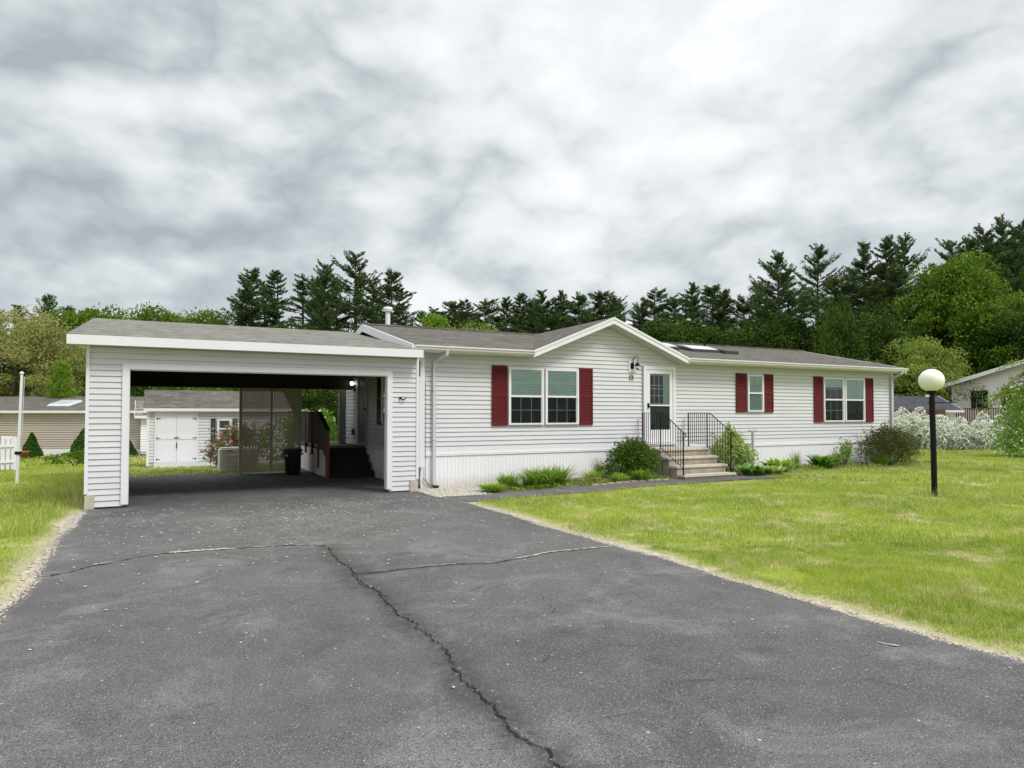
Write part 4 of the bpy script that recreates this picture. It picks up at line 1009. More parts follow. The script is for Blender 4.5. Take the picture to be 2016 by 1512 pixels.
def place_tree(proto, Hp, px, py_top, dist, label, group, cat='tree', sx=1.0, rot=None, zoff=0.0):
    """first call uses the prototype itself, later calls copy it with its parts"""
    o = proto if not PROTO_N.get(proto.name) else copy_tree(proto)
    PROTO_N[proto.name] = PROTO_N.get(proto.name, 0)+1
    q = onD(px, py_top, dist); g = float(gh(q[0], q[1])) + zoff; h = q[2]-g; s = h/Hp
    o.location = (q[0], q[1], g); o.scale = (s*sx, s*sx, s); o.rotation_euler = (random.uniform(-.035, .035), random.uniform(-.035, .035), random.uniform(0, 6.28) if rot is None else rot)
    tag(o, label, cat, group); return o
pA = pine_proto(11, 20, 4.2, M['pine'], .25)
pB = pine_proto(12, 20, 3.3, M['pine'], .35, .2)
pC = pine_proto(13, 20, 4.8, M['pine'], .45, .25, asc=.35, dens=.75)
pD = pine_proto(14, 20, 3.8, M['pine_warm'], .2, .1)
pE = pine_proto(15, 20, 2.8, M['pine'], .3, .3)
pF = pine_proto(16, 20, 6.0, M['pine'], .1, .15, dens=1.0)
pG = pine_proto(17, 20, 4.6, M['pine_warm'], .4, .22, asc=.28, lay=.8)
pH = pine_proto(18, 20, 3.6, M['pine'], .5, .3, asc=.05, lay=.9)
pI = pine_proto(19, 20, 4.4, M['pine'], .35, .15, asc=.1, lay=.7)
PP = [pA, pB, pC, pD, pE, pF, pG, pH, pI]
# tall clump behind the carport
lst = [(478, 552, 8, 1.1), (503, 531, 1, 1.35), (526, 550, 7, 1.2), (550, 535, 4, 1.4), (596, 536, 7, 1.3), (618, 545, 6, 1.0), (640, 518, 5, .78), (672, 545, 4, 1.3), (702, 505, 2, 1.25), (735, 548, 8, 1.1), (770, 533, 0, 1.25), (795, 566, 3, 1.0)]
for i_, (x, y, k, s) in enumerate(lst):
    place_tree(PP[k], 20, x, y, 62+3*(i_ % 3), 'tall dark pine, %s in the clump above carport roof' % ORD[i_], 'tall pines behind the carport', 'tree', s)
lst = [(828, 612, 3), (852, 604, 7), (893, 592, 0), (917, 591, 8), (958, 592, 6), (992, 585, 1), (1030, 577, 4), (1050, 592, 3), (1074, 572, 8), (1098, 582, 7), (1116, 573, 4), (1145, 580, 5), (1178, 575, 0), (1203, 586, 6), (1222, 592, 1)]
for i_, (x, y, k) in enumerate(lst):
    place_tree(PP[k], 20, x, y, 86+3*(i_ % 4), 'distant pine, %s in the row just left of gable peak' % ORD[i_], 'distant pines behind the house', 'tree', 1.15+.5*((i_*7) % 5)/4)
lst = [(1262, 596, 6), (1285, 572, 8), (1322, 585, 3), (1345, 575, 7), (1362, 557, 4), (1398, 561, 0), (1425, 573, 1), (1458, 588, 6), (1482, 560, 2), (1515, 588, 8)]
for i_, (x, y, k) in enumerate(lst):
    place_tree(PP[k], 20, x, y, 66+3*(i_ % 3), 'dark pine, %s in the row just right of gable peak' % ORD[i_], 'pines right of the gable', 'tree', 1.15+.5*((i_*3) % 4)/3)
lst = [(1536, 498, 5, .85), (1560, 520, 7, 1.0), (1604, 492, 2, 1.1), (1660, 545, 6, .9), (1700, 482, 8, .95), (1725, 520, 7, 1.0), (1752, 470, 1, 1.15), (1793, 467, 2, .95), (1866, 472, 6, .9), (1903, 470, 0, .95), (1942, 445, 5, .8), (1975, 432, 5, .85), (2012, 440, 5, .9)]
for i_, (x, y, k, s) in enumerate(lst):
    place_tree(PP[k], 20, x, y, 60+2*(i_ % 3), 'very tall pine, %s of the highest ones at right' % ORD[i_], 'tallest pines at the right', 'tree', s)
lst = [(85, 583, 2, 1.0), (30, 600, 3, 1.0), (145, 604, 0, 1.0), (4, 612, 1, 1.0), (190, 608, 3, 1.0), (430, 628, 3, 1.2), (240, 622, 1, 1.0)]
for i_, (x, y, k, s) in enumerate(sorted(lst)):
    place_tree(PP[k], 20, x, y, 82, 'distant pine, %s above the far left trees' % ORD[i_], 'pines at the far left', 'tree', s)
lst = [(1580, 575, 7), (1640, 548, 3), (1680, 530, 8), (1722, 548, 3), (1772, 525, 0), (1812, 548, 8), (1838, 520, 7), (1925, 500, 8), (1955, 520, 3), (1990, 490, 0)]
for i_, (x, y, k) in enumerate(lst):
    place_tree(PP[k], 20, x, y, 57, 'middle height pine, %s between the tallest pines and leafy trees' % ORD[i_], 'middle pines at the right', 'tree', 1.15)
lst = [870, 905, 940, 975, 1010, 1042, 1065, 1090, 1130, 1160, 1192, 1215]
for i_, x in enumerate(lst):
    place_tree(PP[(i_*5+3) % 9], 20, x, 612+(i_*37) % 17, 98, 'shorter far pine, %s in gaps of the centre row' % ORD[i_], 'far pines in the gaps', 'tree', 1.9)
# deciduous
dA = decid_proto(21, 12, 5.4, 24000, .24, M['decid'], 95)
dB = decid_proto(22, 12, 5.2, 24000, .25, M['decid_dark'], 90, .08)
dC = decid_proto(23, 8, 3.2, 14000, .16, M['decid_bright'], 70, .05, 'cone')
dD = decid_proto(24, 12, 5.2, 22000, .17, M['decid_tan'], 90, .1)
dE = decid_proto(25, 8, 4.0, 18000, .16, M['decid_yellow'], 80, .15)
dF = decid_proto(26, 12, 5.6, 22000, .24, M['decid'], 80, .12)
G_ = 'leafy trees behind the house'
data = [
 (dA, 12, 1880, 512, 54, 'big green leafy tree with rounded top below the highest pines', .75),
 (dF, 12, 1975, 590, 50, 'bright green leafy tree above the white neighbouring house', .95),
 (dB, 12, 1790, 640, 52, 'dark leafy tree filling the gap left of the globe lamp', .9),
 (dB, 12, 1655, 590, 55, 'leafy tree beside the second very tall pine', .6),
 (dB, 12, 1560, 620, 58, 'dark leafy tree in front of the first very tall pine', .8),
 (dB, 12, 1650, 610, 48, 'mid green tree behind the right end of the brown roof', .55),
 (dB, 12, 1725, 610, 50, 'dark leafy tree up left of the yellow green bushy tree', .8),
 (dB, 12, 1470, 640, 60, 'low dark leafy tree behind the skylights', 1.1),
 (dB, 12, 1380, 635, 61, 'low dark leafy tree behind the gable right slope', 1.1),
 (dB, 12, 1290, 630, 62, 'low dark leafy tree by the roof vent cap', 1.0),
 (dA, 12, 1200, 655, 62, 'green leafy tree hidden behind the gable left slope', 1.0),
 (dB, 12, 2040, 600, 47, 'dark leafy tree at the far right edge', 1.0),
 (dB, 12, 1890, 640, 56, 'dark leafy tree right behind the globe lamp', .9),
 (dE, 8, 1803, 672, 46.5, 'yellow green bushy tree behind the right end of the house', 1.1),
 (dC, 8, 860, 622, 60, 'bright yellow green tree right of the white flue pipe', .85),
 (dE, 8, 935, 645, 58, 'small lime green tree low above the brown roof', .8),
 (dC, 8, 1090, 655, 58, 'small bright tree peeking over the roof near the valley', .8),
 (dD, 12, 28, 612, 48, 'tall tan and olive tree at the left edge', 1.15),
 (dD, 12, 105, 655, 50, 'tan leafed tree left of the carport corner', 1.0),
 (dA, 12, 165, 620, 56, 'green leafy tree directly above the carport left corner', 1.1),
 (dF, 12, 215, 612, 60, 'green leafy tree behind the carport roof left end', 1.1),
 (dC, 8, 120, 712, 43, 'bright green conical young tree behind the beige house', .62),
 (dB, 12, 60, 700, 52, 'dark leafy tree behind the beige house roof', 1.2),
 (dA, 12, 305, 615, 63, 'green treetop above middle of the carport roof', .8),
 (dC, 8, 338, 622, 64, 'light green treetop above the carport roof', .8),
 (dA, 12, 395, 622, 66, 'green treetop left of the tall pine clump', 1.0),
 (dB, 12, 275, 700, 46, 'dark tree seen through the carport behind the shed left end', 1.0),
 (dF, 12, 380, 735, 44, 'green tree seen through the carport above the shed roof', 1.2),
 (dA, 12, 470, 720, 43, 'green tree behind the shed roof right end', 1.2),
 (dB, 12, 625, 720, 40, 'dark tree seen through the opening right of the lattice', 1.2),
 (dB, 12, 545, 715, 42, 'dark tree seen through the lattice screen', 1.2),
 (dB, 12, 700, 650, 58, 'dark tree hidden at the left rake of the brown roof', 1.0),
 (dB, 12, 560, 640, 60, 'dark tree low in the pine clump behind the carport', 1.2),
]
for pr_, Hp, x, y, dist, lab, s in data:
    place_tree(pr_, Hp, x, y, dist, lab, G_, 'tree', s)

# ---------------------------------------------------------------- shrubs
def shrub(name, label, cat, loc, blobs, n, leaf, m, seed, group=None, flower=None, fn=0, fsize=.05, stems=6, up=0., aspect=.55, shell=.55, noisy=.12):
    """blobs: list of (dx,dy,z,rx,ry,rz) ellipsoids"""
    r = np.random.default_rng(seed); t_ = thing(name, label, cat, loc, group); rp = random.Random(seed)
    P_ = []; D_ = []; vol = np.array([b[3]*b[4]*b[5] for b in blobs])**.67; vol /= vol.sum()
    def sample(nn, lo):
        out_ = []
        for b, w in zip(blobs, vol):
            k = int(nn*w)+1; v = r.normal(size=(k, 3)); v /= np.linalg.norm(v, axis=1)[:, None]
            lump = 1+noisy*np.sin(v[:, 0]*5+seed)*np.cos(v[:, 1]*6)+noisy*.7*np.sin(v[:, 2]*9+v[:, 0]*7)
            rr_ = (r.uniform(lo, 1, k)**.6*lump)[:, None]
            p = np.array(b[:3])+v*rr_*np.array(b[3:]); out_.append(np.concatenate([p, v], 1))
        o_ = np.concatenate(out_); return o_[o_[:, 2] > .03]
    s = sample(n, shell); V, F_ = leaf_quads(s[:, :3], r.uniform(.6, 1.3, len(s))*leaf, r, up, aspect, s[:, 3:]*.9)
    npmesh('foliage', V, F_, m, t_, world=False)
    if stems:
        mb = MB()
        for k in range(stems):
            b = blobs[k % len(blobs)]; a = rp.uniform(0, 6.28)
            mb.tube([(b[0]*.2, b[1]*.2, -.05), (b[0]*.6+.1*math.cos(a), b[1]*.6+.1*math.sin(a), b[2]*.5), (b[0]+b[3]*.5*math.cos(a), b[1]+b[4]*.5*math.sin(a), b[2]+b[5]*.3)], [.02, .014, .005], 5)
        mb.build('stem', M['stem'], t_, world=False)
    if flower:
        s = sample(fn, .93); s = s[:, :6]; V, F_ = leaf_quads(s[:, :3]+s[:, 3:]*.02, r.uniform(.7, 1.3, len(s))*fsize, r, 0, .9)
        npmesh('blossom', V, F_, flower, t_, world=False)
    return t_
def blades(name, label, cat, loc, n, h, spread, m, seed, group=None, w=.012, droop=.6, flowers=None):
    """arching strap leaves from a tuft"""
    r = random.Random(seed); t_ = thing(name, label, cat, loc, group); V = []; F_ = []
    n = int(n*2.2); w = w*1.35
    for k in range(n):
        a = r.uniform(0, 6.28); l = h*r.uniform(.6, 1.15); out_ = spread*r.uniform(.2, 1.0); bx, by = r.uniform(-.3, .3)*spread, r.uniform(-.3, .3)*spread
        d = Vector((math.cos(a), math.sin(a), 0)); s_ = Vector((-d.y, d.x, 0)); prev = None; dr_ = droop*r.uniform(.3, 1.1)
        for j in range(5):
            t = j/4; p = Vector((bx, by, 0))+d*out_*t+Vector((0, 0, l*(t*(1+dr_*.5)-dr_*t*t))); ww = w*(1-t**2)*.5+.001
            V.append(tuple(p+s_*ww)); V.append(tuple(p-s_*ww))
            if j: b = len(V)-4; F_.append((b, b+1, b+3, b+2))
    npmesh('leaves', V, F_, m, t_, world=False)
    return t_
# yew left of the steps
g = .09
shrub('yew_bush', 'large dark green yew bush left of the front steps', 'bush', (11.38, 14.8, g),
      [(0, 0, .56, .68, .58, .56), (-.40, .05, .40, .45, .45, .42), (.38, 0, .42, .42, .45, .42), (.05, .1, .75, .42, .4, .34), (-.15, -.15, .6, .45, .4, .38)], 9000, .085, M['yew'], 31, noisy=.16, aspect=.35, shell=.35)
shrub('variegated_bush', 'tall yellow green variegated bush right of the front steps', 'bush', (15.15, 15.15, g),
      [(0, 0, .75, .5, .42, .45), (.45, .05, .55, .42, .4, .45), (-.3, 0, .42, .35, .35, .4), (.2, 0, 1.0, .25, .25, .35), (.75, .05, .45, .35, .35, .35), (.05, 0, 1.32, .07, .07, .2)], 5200, .085, M['varieg'], 32, noisy=.3, aspect=.5, shell=.2, stems=14)
shrub('barberry_bush', 'dark reddish brown bush at right front corner of the house', 'bush', (22.2, 14.75, .06),
      [(0, 0, .70, .90, .75, .62), (-.75, 0, .62, .65, .6, .50), (.65, 0, .62, .6, .6, .55), (-.1, 0, 1.0, .65, .5, .42)], 15000, .055, M['barberry'], 33, noisy=.25, shell=.15, stems=22)
def ghp(x, y): return (x, y, float(gh(x, y))+.01)
HG = 'plants in the front bed'
blades('daylily', 'large daylily clump, bigger left of the adjoining pair below the double window', 'plant', ghp(8.3, 14.62), 230, .62, .78, M['lily'], 41, HG, .014, 1.15)
blades('daylily', 'daylily clump at the right of the adjoining pair below the double window', 'plant', ghp(8.95, 14.85), 210, .60, .68, M['lily'], 42, HG, .014, 1.15)
blades('daylily', 'smaller daylily clump beside the lime tuft in the front bed', 'plant', ghp(7.55, 14.75), 120, .48, .52, M['lily'], 43, HG, .014, 1.15)
blades('lime_tuft', 'low lime green leafy tuft nearest the pale pebbles', 'plant', ghp(6.95, 14.35), 190, .22, .42, M['lime'], 44, HG, .02, .5)
blades('grass_tuft', 'yellowish green ornamental grass tuft right of the paired daylilies', 'plant', ghp(9.95, 14.65), 150, .34, .45, M['lime'], 45, HG, .009, .5)
blades('dry_stalks', 'thin dry brown stalks standing behind yellowish grass tuft', 'plant', ghp(10.45, 15.1), 60, .55, .25, M['dry'], 46, HG, .008, .1)
shrub('small_shrub', 'small round grey green shrub between dry stalks and the yew', 'bush', ghp(11.0-.55, 14.75), [(0, 0, .2, .24, .22, .2)], 800, .06, M['yew'], 47, HG)
blades('grass_tuft', 'bright grass tuft directly in front of the yew bush', 'plant', ghp(11.15, 14.15), 150, .40, .38, M['lily'], 48, HG, .014, 1.15)
blades('grass_tuft', 'low yellow grass tuft left of the yew bush', 'plant', ghp(10.55, 14.3), 110, .26, .38, M['lime'], 49, HG, .009, .5)
shrub('leafy_weeds', 'ragged low brownish weeds at the bed edge below the stalks', 'plant', ghp(9.75, 14.3), [(0, 0, .06, .5, .2, .1), (.9, .1, .06, .4, .2, .12)], 900, .05, M['dry'], 50, HG, stems=0)
def hosta(label, loc, n, h, spread, m, seed, w=.11):
    return blades('hosta', label, 'plant', loc, n, h, spread, m, seed, 'hostas right of the steps', w, 1.0)
hosta('broad leaved green hosta at foot of the right handrail', ghp(14.95, 14.0), 60, .36, .55, M['hosta'], 51)
hosta('green hosta right of the variegated bush', ghp(16.6, 14.6), 80, .45, .65, M['lime'], 52)
hosta('white edged hosta in front of the other hostas', ghp(15.75, 14.0), 60,   .30, .55, M['varieg'], 53, .08)
hosta('dark broad leaved hosta below the double window at right', ghp(19.0, 14.85), 70, .52, .65, M['hosta'], 54)
shrub('rose_bush', 'loose leafy rose bush in front of skirting at right', 'bush', ghp(20.0, 14.9), [(0, 0, .35, .5, .35, .32), (.2, 0, .62, .3, .25, .28), (-.4, 0, .2, .35, .3, .2)], 1300, .07, M['decid_bright'], 55, stems=14, noisy=.3, shell=.1)
blades('grass_tuft', 'tall soft grass tuft left of the reddish brown bush', 'plant', ghp(21.5, 14.6), 190, .45, .55, M['lily'], 56, 'plants right of the steps', .01, .5)
blades('weed_stalks', 'thin green stalks against the white skirting', 'plant', ghp(17.9, 15.0), 40, .55, .3, M['lily'], 57, 'plants right of the steps', .008, .1)
# low garden post with a crossbar
gp = onY(1482, 848, 15.3)
stk = thing('garden_post', 'small grey T shaped garden post behind variegated bush', 'post', (gp[0], 15.3, .08))
mb = MB(); mb.box(-.03, .03, -.03, .03, -.05, gp[2]-.08-.02); mb.build('post', M['post_grey'], stk, world=False)
mb = MB(); mb.box(-.17, .17, -.03, .03, gp[2]-.10, gp[2]-.06); mb.build('crossbar', M['post_grey'], stk, world=False)
# edging bricks along the bed
xb = 9.6
rr = random.Random(4)
kk = 0
BL = ['brick nearest the daylilies', 'second brick', 'third brick', 'fourth brick', 'fifth brick', 'sixth brick', 'seventh brick', 'eighth brick', 'ninth brick', 'brick nearest the steps']
while xb < 12.1 and kk < 10:
    l = .22; y = float(PF(xb))+.03+rr.uniform(-.01, .01); z = float(gh(xb, y))
    t_ = MB(); t_.hexa([(-l/2, -.05, -.02), (l/2, -.05, -.02), (l/2, .05, -.02), (-l/2, .05, -.02), (-l/2+.008, -.042, .045), (l/2-.008, -.042, .045), (l/2-.008, .042, .045), (-l/2+.008, .042, .045)])
    o = t_.build('edging_brick', M['brick'], None, world=False); o.location = (xb, y, z); o.rotation_euler = (rr.uniform(-.05, .05), rr.uniform(-.05, .05), rr.uniform(-.06, .06))
    tag(o, 'worn edging %s along the planting bed edge' % (BL[kk] if kk in (0, 9) else BL[kk]+' from the left'), 'brick', 'edging bricks along the bed'); xb += .245; kk += 1

# ================================================================== LAMP POST
lq = onG(1840, 977, .1); lpz = .1
lamp = thing('lamp_post', 'black lamp post with large cream globe on the lawn', 'lamp post', (lq[0], lq[1], lpz))
gc_ = onD(1835, 749, float(np.array([lq[0], lq[1], 0]) @ _fh)); cz = gc_[2]-lpz; R_ = .245
mb = MB(); mb.tube([(0, 0, -.2), (-.01, 0, 1.0), (-.025, .01, cz-R_*.8)], [.056, .056, .056], 14); mb.build('post', M['black_iron'], lamp, world=False)
mb = MB(); mb.lathe([(.085, cz-R_-.03), (.10, cz-R_*.88), (.075, cz-R_*.84)], (-.025, .01), 18); mb.build('collar', M['black_iron'], lamp, world=False)
mb = MB(); pr_ = []
for k in range(17):
    a = -math.pi/2+.42+(math.pi-.42)*k/16; pr_.append((max(.002, R_*math.cos(a)), cz+R_*math.sin(a)*.98))
mb.lathe(pr_, (-.025, .01), 36); mb.build('globe', M['globe'], lamp, True, world=False)
mb = MB(); rv = Vector(_R); pA_ = rv*(-.06)+Vector((-.02, 0, cz-.47)); pB_ = rv*(.48)+Vector((-.02, 0, cz-.47)); mb.tube([tuple(pA_), tuple(pB_)], .012, 6); mb.build('ladder_bar', M['black_iron'], lamp, world=False)
mb = MB(); mb.lathe([(.02, cz-.36), (.05, cz-.34), (.03, cz-.30)], tuple((rv*(-.11))[:2]), 8); mb.tube([tuple(rv*(-.12)+Vector((0, 0, cz-.33))), tuple(Vector((0, 0, cz-.36)))], .012, 5); mb.build('light_sensor', M['white'], lamp, world=False)

# ================================================================== BACK YARD: shed, generator, rhododendron, hedge, planter
shed_loc = onG(290, 918, -.1); SR = 0.0
def sa(px): return float(onY(px, 870, shed_loc[1])[0]-shed_loc[0])
shed = thing('garden_shed', 'white sided garden shed with double doors seen through the carport', 'shed', (0, 0, 0))
FS = Fr((0, 0, 0), (1, 0, 0), (0, -1, 0)); FSL = Fr((0, 0, 0), (0, 1, 0), (-1, 0, 0)); SW, SD, SH = 4.9, 3.4, 2.06
mb = siding(FS, .12, SH, lambda z: [(0, SW)], gr=.017, lip=.026); siding(FSL, .12, SH+.7, lambda z: [(0, SD)] if z < SH else [(min(SD/2, (z-SH)/.75*SD/2), max(SD/2, SD-(z-SH)/.75*SD/2))], mb=mb)
mb.box(.01, SW-.01, .01, SD, 0, SH); mb.build('wall', M['siding'], shed, world=False)
for _a, _b in ((-.04, .05), (SW-.05, SW+.04)):
    mb = MB(); mb.box(_a, _b, -.04, .05, 0, SH); mb.build('corner_trim', M['white'], shed, world=False)
mb = MB(); slab(mb, [(-.15, -.18, SH+.08), (SW+.15, -.18, SH+.08), (SW+.15, SD/2, SH+.80), (-.15, SD/2, SH+.80)], .04); slab(mb, [(-.15, SD/2+.001, SH+.80), (SW+.15, SD/2+.001, SH+.80), (SW+.15, SD+.18, SH+.08), (-.15, SD+.18, SH+.08)], .04)
mb.build('roof', M['shingle_dark'], shed, world=False)
mb = MB(); mb.box(-.15, SW+.15, -.21, -.185, SH-.04, SH+.07); mb.box(-.15, SW+.15, -.184, -.02, SH-.03, SH-.01); mb.build('fascia', M['white'], shed, world=False)
d0, d1, dz0, dz1 = sa(308), sa(386), .12, 1.93
mb = MB(); FS.box(mb, d0-.07, d0, .02, .05, dz0, dz1+.07); FS.box(mb, d1, d1+.07, .02, .05, dz0, dz1+.07); FS.box(mb, d0, d1, .02, .05, dz1, dz1+.07); mb.build('door_frame', M['white'], shed, world=False)
dm_ = (d0+d1)/2
for a, b, hx, sg in ((d0+.005, dm_-.005, d0+.01, 1), (dm_+.005, d1-.005, d1-.01, -1)):
    mb = MB(); FS.box(mb, a, b, .03, .045, dz0, dz1)
    for z in (dz0, (dz0+dz1)/2-.05, dz1-.12): FS.box(mb, a+.005, b-.005, .046, .058, z, z+.12)
    dd = mb.build('door', M['white'], shed, world=False)
    for z in (dz0+.12, (dz0+dz1)/2, dz1-.18):
        h = MB(); FS.box(h, hx, hx+sg*.12, .058, .066, z-.009, z+.009); FS.box(h, hx-.005, hx+.015, .058, .07, z-.035, z+.035); h.build('hinge', M['black_iron'], dd, world=False)
h = MB(); FS.box(h, dm_-.08, dm_+.08, .058, .075, 1.02, 1.05); FS.box(h, dm_-.01, dm_+.02, .058, .075, .65, .85); h.build('latch', M['black_iron'], shed, world=False)
mb = MB(); mb.hexa([(.2, -1.1, -.04), (2.3, -1.1, -.04), (2.3, -.03, -.04), (.2, -.03, -.04), (.2, -1.1, .0), (2.3, -1.1, .0), (2.3, -.03, .12), (.2, -.03, .12)])
mb.build('ramp', M['post_grey'], shed, world=False)
window(FS, sa(427), sa(455), .98, 1.72, shed, cols=2, rows=2, blind=(0, 1), blind_mat='curtain', dep=.02)
shutter(FS, sa(415), sa(424), .82, 1.75, shed, M['black_shutter']); shutter(FS, sa(458), sa(467), .82, 1.75, shed, M['black_shutter'])
shed.location = (shed_loc[0]-.0, shed_loc[1], -.1); shed.rotation_euler = (0, 0, SR)
# generator
gl = onG(433, 931, .0)
gen = thing('generator', 'beige louvred standby generator on the grass by the lattice', 'generator', (gl[0], gl[1], -.01))
mb = MB(); w, dd, h = 1.15, .6, .78
bmx = bmesh.new(); bmesh.ops.create_cube(bmx, size=1); bmesh.ops.scale(bmx, vec=(w, dd, h), verts=bmx.verts); bmesh.ops.translate(bmx, vec=(w/2, dd/2, h/2), verts=bmx.verts)
bmesh.ops.bevel(bmx, geom=bmx.edges[:], offset=.05, segments=3, affect='EDGES'); me = bpy.data.meshes.new('body'); bmx.to_mesh(me); bmx.free(); me.materials.append(M['generator']); o = bpy.data.objects.new('body', me); COL.objects.link(o); o.parent = gen
FG = Fr((0, 0, 0), (1, 0, 0), (0, -1, 0)); mb = MB()
for k in range(9):
    z = .10+k*.055; mb.hexa([FG.p(.18, .0, z), FG.p(w-.08, .0, z), FG.p(w-.08, .012, z), FG.p(.18, .012, z), FG.p(.18, .0, z+.03), FG.p(w-.08, .0, z+.03), FG.p(w-.08, .030, z+.012), FG.p(.18, .030, z+.012)])
mb.build('louvre_panel', M['generator'], gen, world=False)
mb = MB(); FG.box(mb, .22, .27, .0, .012, .66, .70); FG.box(mb, .31, .36, .0, .012, .66, .69); mb.build('latch', M['black_iron'], gen, world=False)
gen.rotation_euler = (0, 0, math.radians(3))
rl = onG(452, 925, -.06)
shrub('rhododendron', 'rhododendron bush with pink flowers in front of the shed window', 'bush', (rl[0]+.1, rl[1]+1.2, -.06), [(0, 0, .75, .75, .6, .62), (.3, 0, 1.15, .55, .5, .5), (-.4, 0, .5, .5, .5, .4), (.9, 0, .9, .6, .5, .6)], 4200, .12, M['rhodo'], 61, flower=M['flower_pink'], fn=120, fsize=.12, noisy=.25, aspect=.35, shell=.2)
q = onG(655, 915, 0)
shrub('hedge_bush', 'leafy green bush with white flowers seen right of lattice', 'bush', (4.9, 25.6, 0), [(0, 0, 1.0, .9, .5, .95), (-.9, 0, .9, .8, .5, .8), (.6, 0, 1.2, .5, .5, .8)], 3800, .12, M['hedge'], 62, flower=M['flower_white'], fn=60, fsize=.12)
mb = MB(); pl = thing('planter_box', 'brown wooden planter with white flowers on the porch', 'planter', (4.95, 24.3, .865))
mb.box(-.35, .35, -.12, .12, 0, .2); mb.box(-.38, .38, -.15, .15, .18, .22); mb.build('box', M['brown_wood'], pl, world=False)
r_ = np.random.default_rng(5); c_ = r_.uniform((-.35, -.12, .2), (.35, .12, .34), (160, 3)); V, F_ = leaf_quads(c_, .05*np.ones(160), r_); npmesh('flowers', V, F_, M['flower_white'], pl, world=False)
c_ = r_.uniform((-.35, -.12, .2), (.35, .12, .36), (220, 3)); V, F_ = leaf_quads(c_, .06*np.ones(220), r_); npmesh('foliage', V, F_, M['hedge'], pl, world=False)
# small outbuilding behind shed
def simple_house(name, label, cat, loc, rot, w, d, h, rise, wall, roofm, lapn=.14, skirtz=.5, fas=.14):
    t_ = thing(name, label, cat, (0, 0, 0)); Fw = Fr((0, 0, 0), (1, 0, 0), (0, -1, 0)); Fl = Fr((0, 0, 0), (0, 1, 0), (-1, 0, 0))
    def gs(z): 
        if z < h: return [(0, d)]
        k = (z-h)/rise*d/2; return [(k, d-k)] if k < d/2 else []
    mb = siding(Fw, skirtz, h, lambda z: [(0, w)], lap=lapn, lip=.035, gr=.035); siding(Fl, skirtz, h+rise*.95, gs, lap=lapn, mb=mb, lip=.035, gr=.035)
    Fr_ = Fr((w, 0, 0), (0, 1, 0), (1, 0, 0)); siding(Fr_, skirtz, h+rise*.95, gs, lap=lapn, mb=mb)
    mb.box(.02, w-.02, .02, d-.02, 0, h-.01); mb.build('wall', wall, t_, world=False)
    mb = MB(); ov = .3
    z0 = h+.10-.0; slab(mb, [(-ov, -ov, z0), (w+ov, -ov, z0), (w+ov, d/2, h+rise+.1), (-ov, d/2, h+rise+.1)], .05); slab(mb, [(-ov, d/2+.001, h+rise+.1), (w+ov, d/2+.001, h+rise+.1), (w+ov, d+ov, z0), (-ov, d+ov, z0)], .05)
    rf_ = mb.build('roof', roofm, t_, world=False)
    mb = MB(); mb.box(-ov, w+ov, -ov-.03, -ov-.001, z0-fas, z0); mb.box(-ov, w+ov, -ov, 0, z0-fas+.005, z0-fas+.02)
    for x in (-ov-.02, w+ov):
        for ya, yb in ((-ov, d/2), (d+ov, d/2)):
            mb.hexa([(x, ya, z0-fas), (x+.02, ya, z0-fas), (x+.02, yb, h+rise+.1-fas), (x, yb, h+rise+.1-fas), (x, ya, z0+.01), (x+.02, ya, z0+.01), (x+.02, yb, h+rise+.11), (x, yb, h+rise+.11)])
    mb.build('fascia', M['white'], t_, world=False)
    if skirtz > .2: mb = MB(); Fw.box(mb, 0, w, .005, .02, -.1, skirtz); mb.build('skirting', M['white'], t_, world=False)
    t_.location = loc; t_.rotation_euler = (0, 0, rot); return t_, Fw, Fl, rf_
ol = onG(276, 893, -.45)
simple_house('outbuilding', 'small pale outbuilding with grey roof behind the garden shed', 'shed', (ol[0], ol[1], -.45), SR, 4, 3, 2.05, .9, M['siding_white'], M['shingle_grey'], skirtz=.1)
# beige mobile home far left
bl = onG(170, 897, -.6)
Lw = 17.0; rot_b = math.radians(-27.5+2)
vx, vy = math.cos(rot_b), math.sin(rot_b)
qb = onG(60, 898, -.6)
beige, FB, FBl, rfb = simple_house('beige_mobile_home', 'long beige sided mobile home beyond the left lawn', 'house', (qb[0]-vx*7.2, qb[1]-vy*7.2, -.6), rot_b, Lw, 8, 2.5, .9, M['siding_warm'], M['shingle_dark'], .13, .42)
window(FB, 4.0, 5.75, 1.1, 2.3, beige, cols=4, blind=(.3, 1), blind_mat='blind', dep=.03); shutter(FB, 5.8, 6.25, 1.05, 2.35, beige, M['black_shutter']); shutter(FB, 3.5, 3.95, 1.05, 2.35, beige, M['black_shutter'])
mb = MB(); mb.hexa([(7.4, 1.0, 2.86), (8.7, 1.0, 2.86), (8.7, 2.4, 3.15), (7.4, 2.4, 3.15), (7.5, 1.1, 3.0), (8.6, 1.1, 3.0), (8.6, 2.3, 3.27), (7.5, 2.3, 3.27)]); mb.build('skylight', M['skylight'], beige, world=False)
mb = MB(); mb.tube([(9.6, 1.6, 2.8), (9.6, 1.6, 3.5)], .08, 6); mb.build('vent_stack', M['black_iron'], beige, world=False)
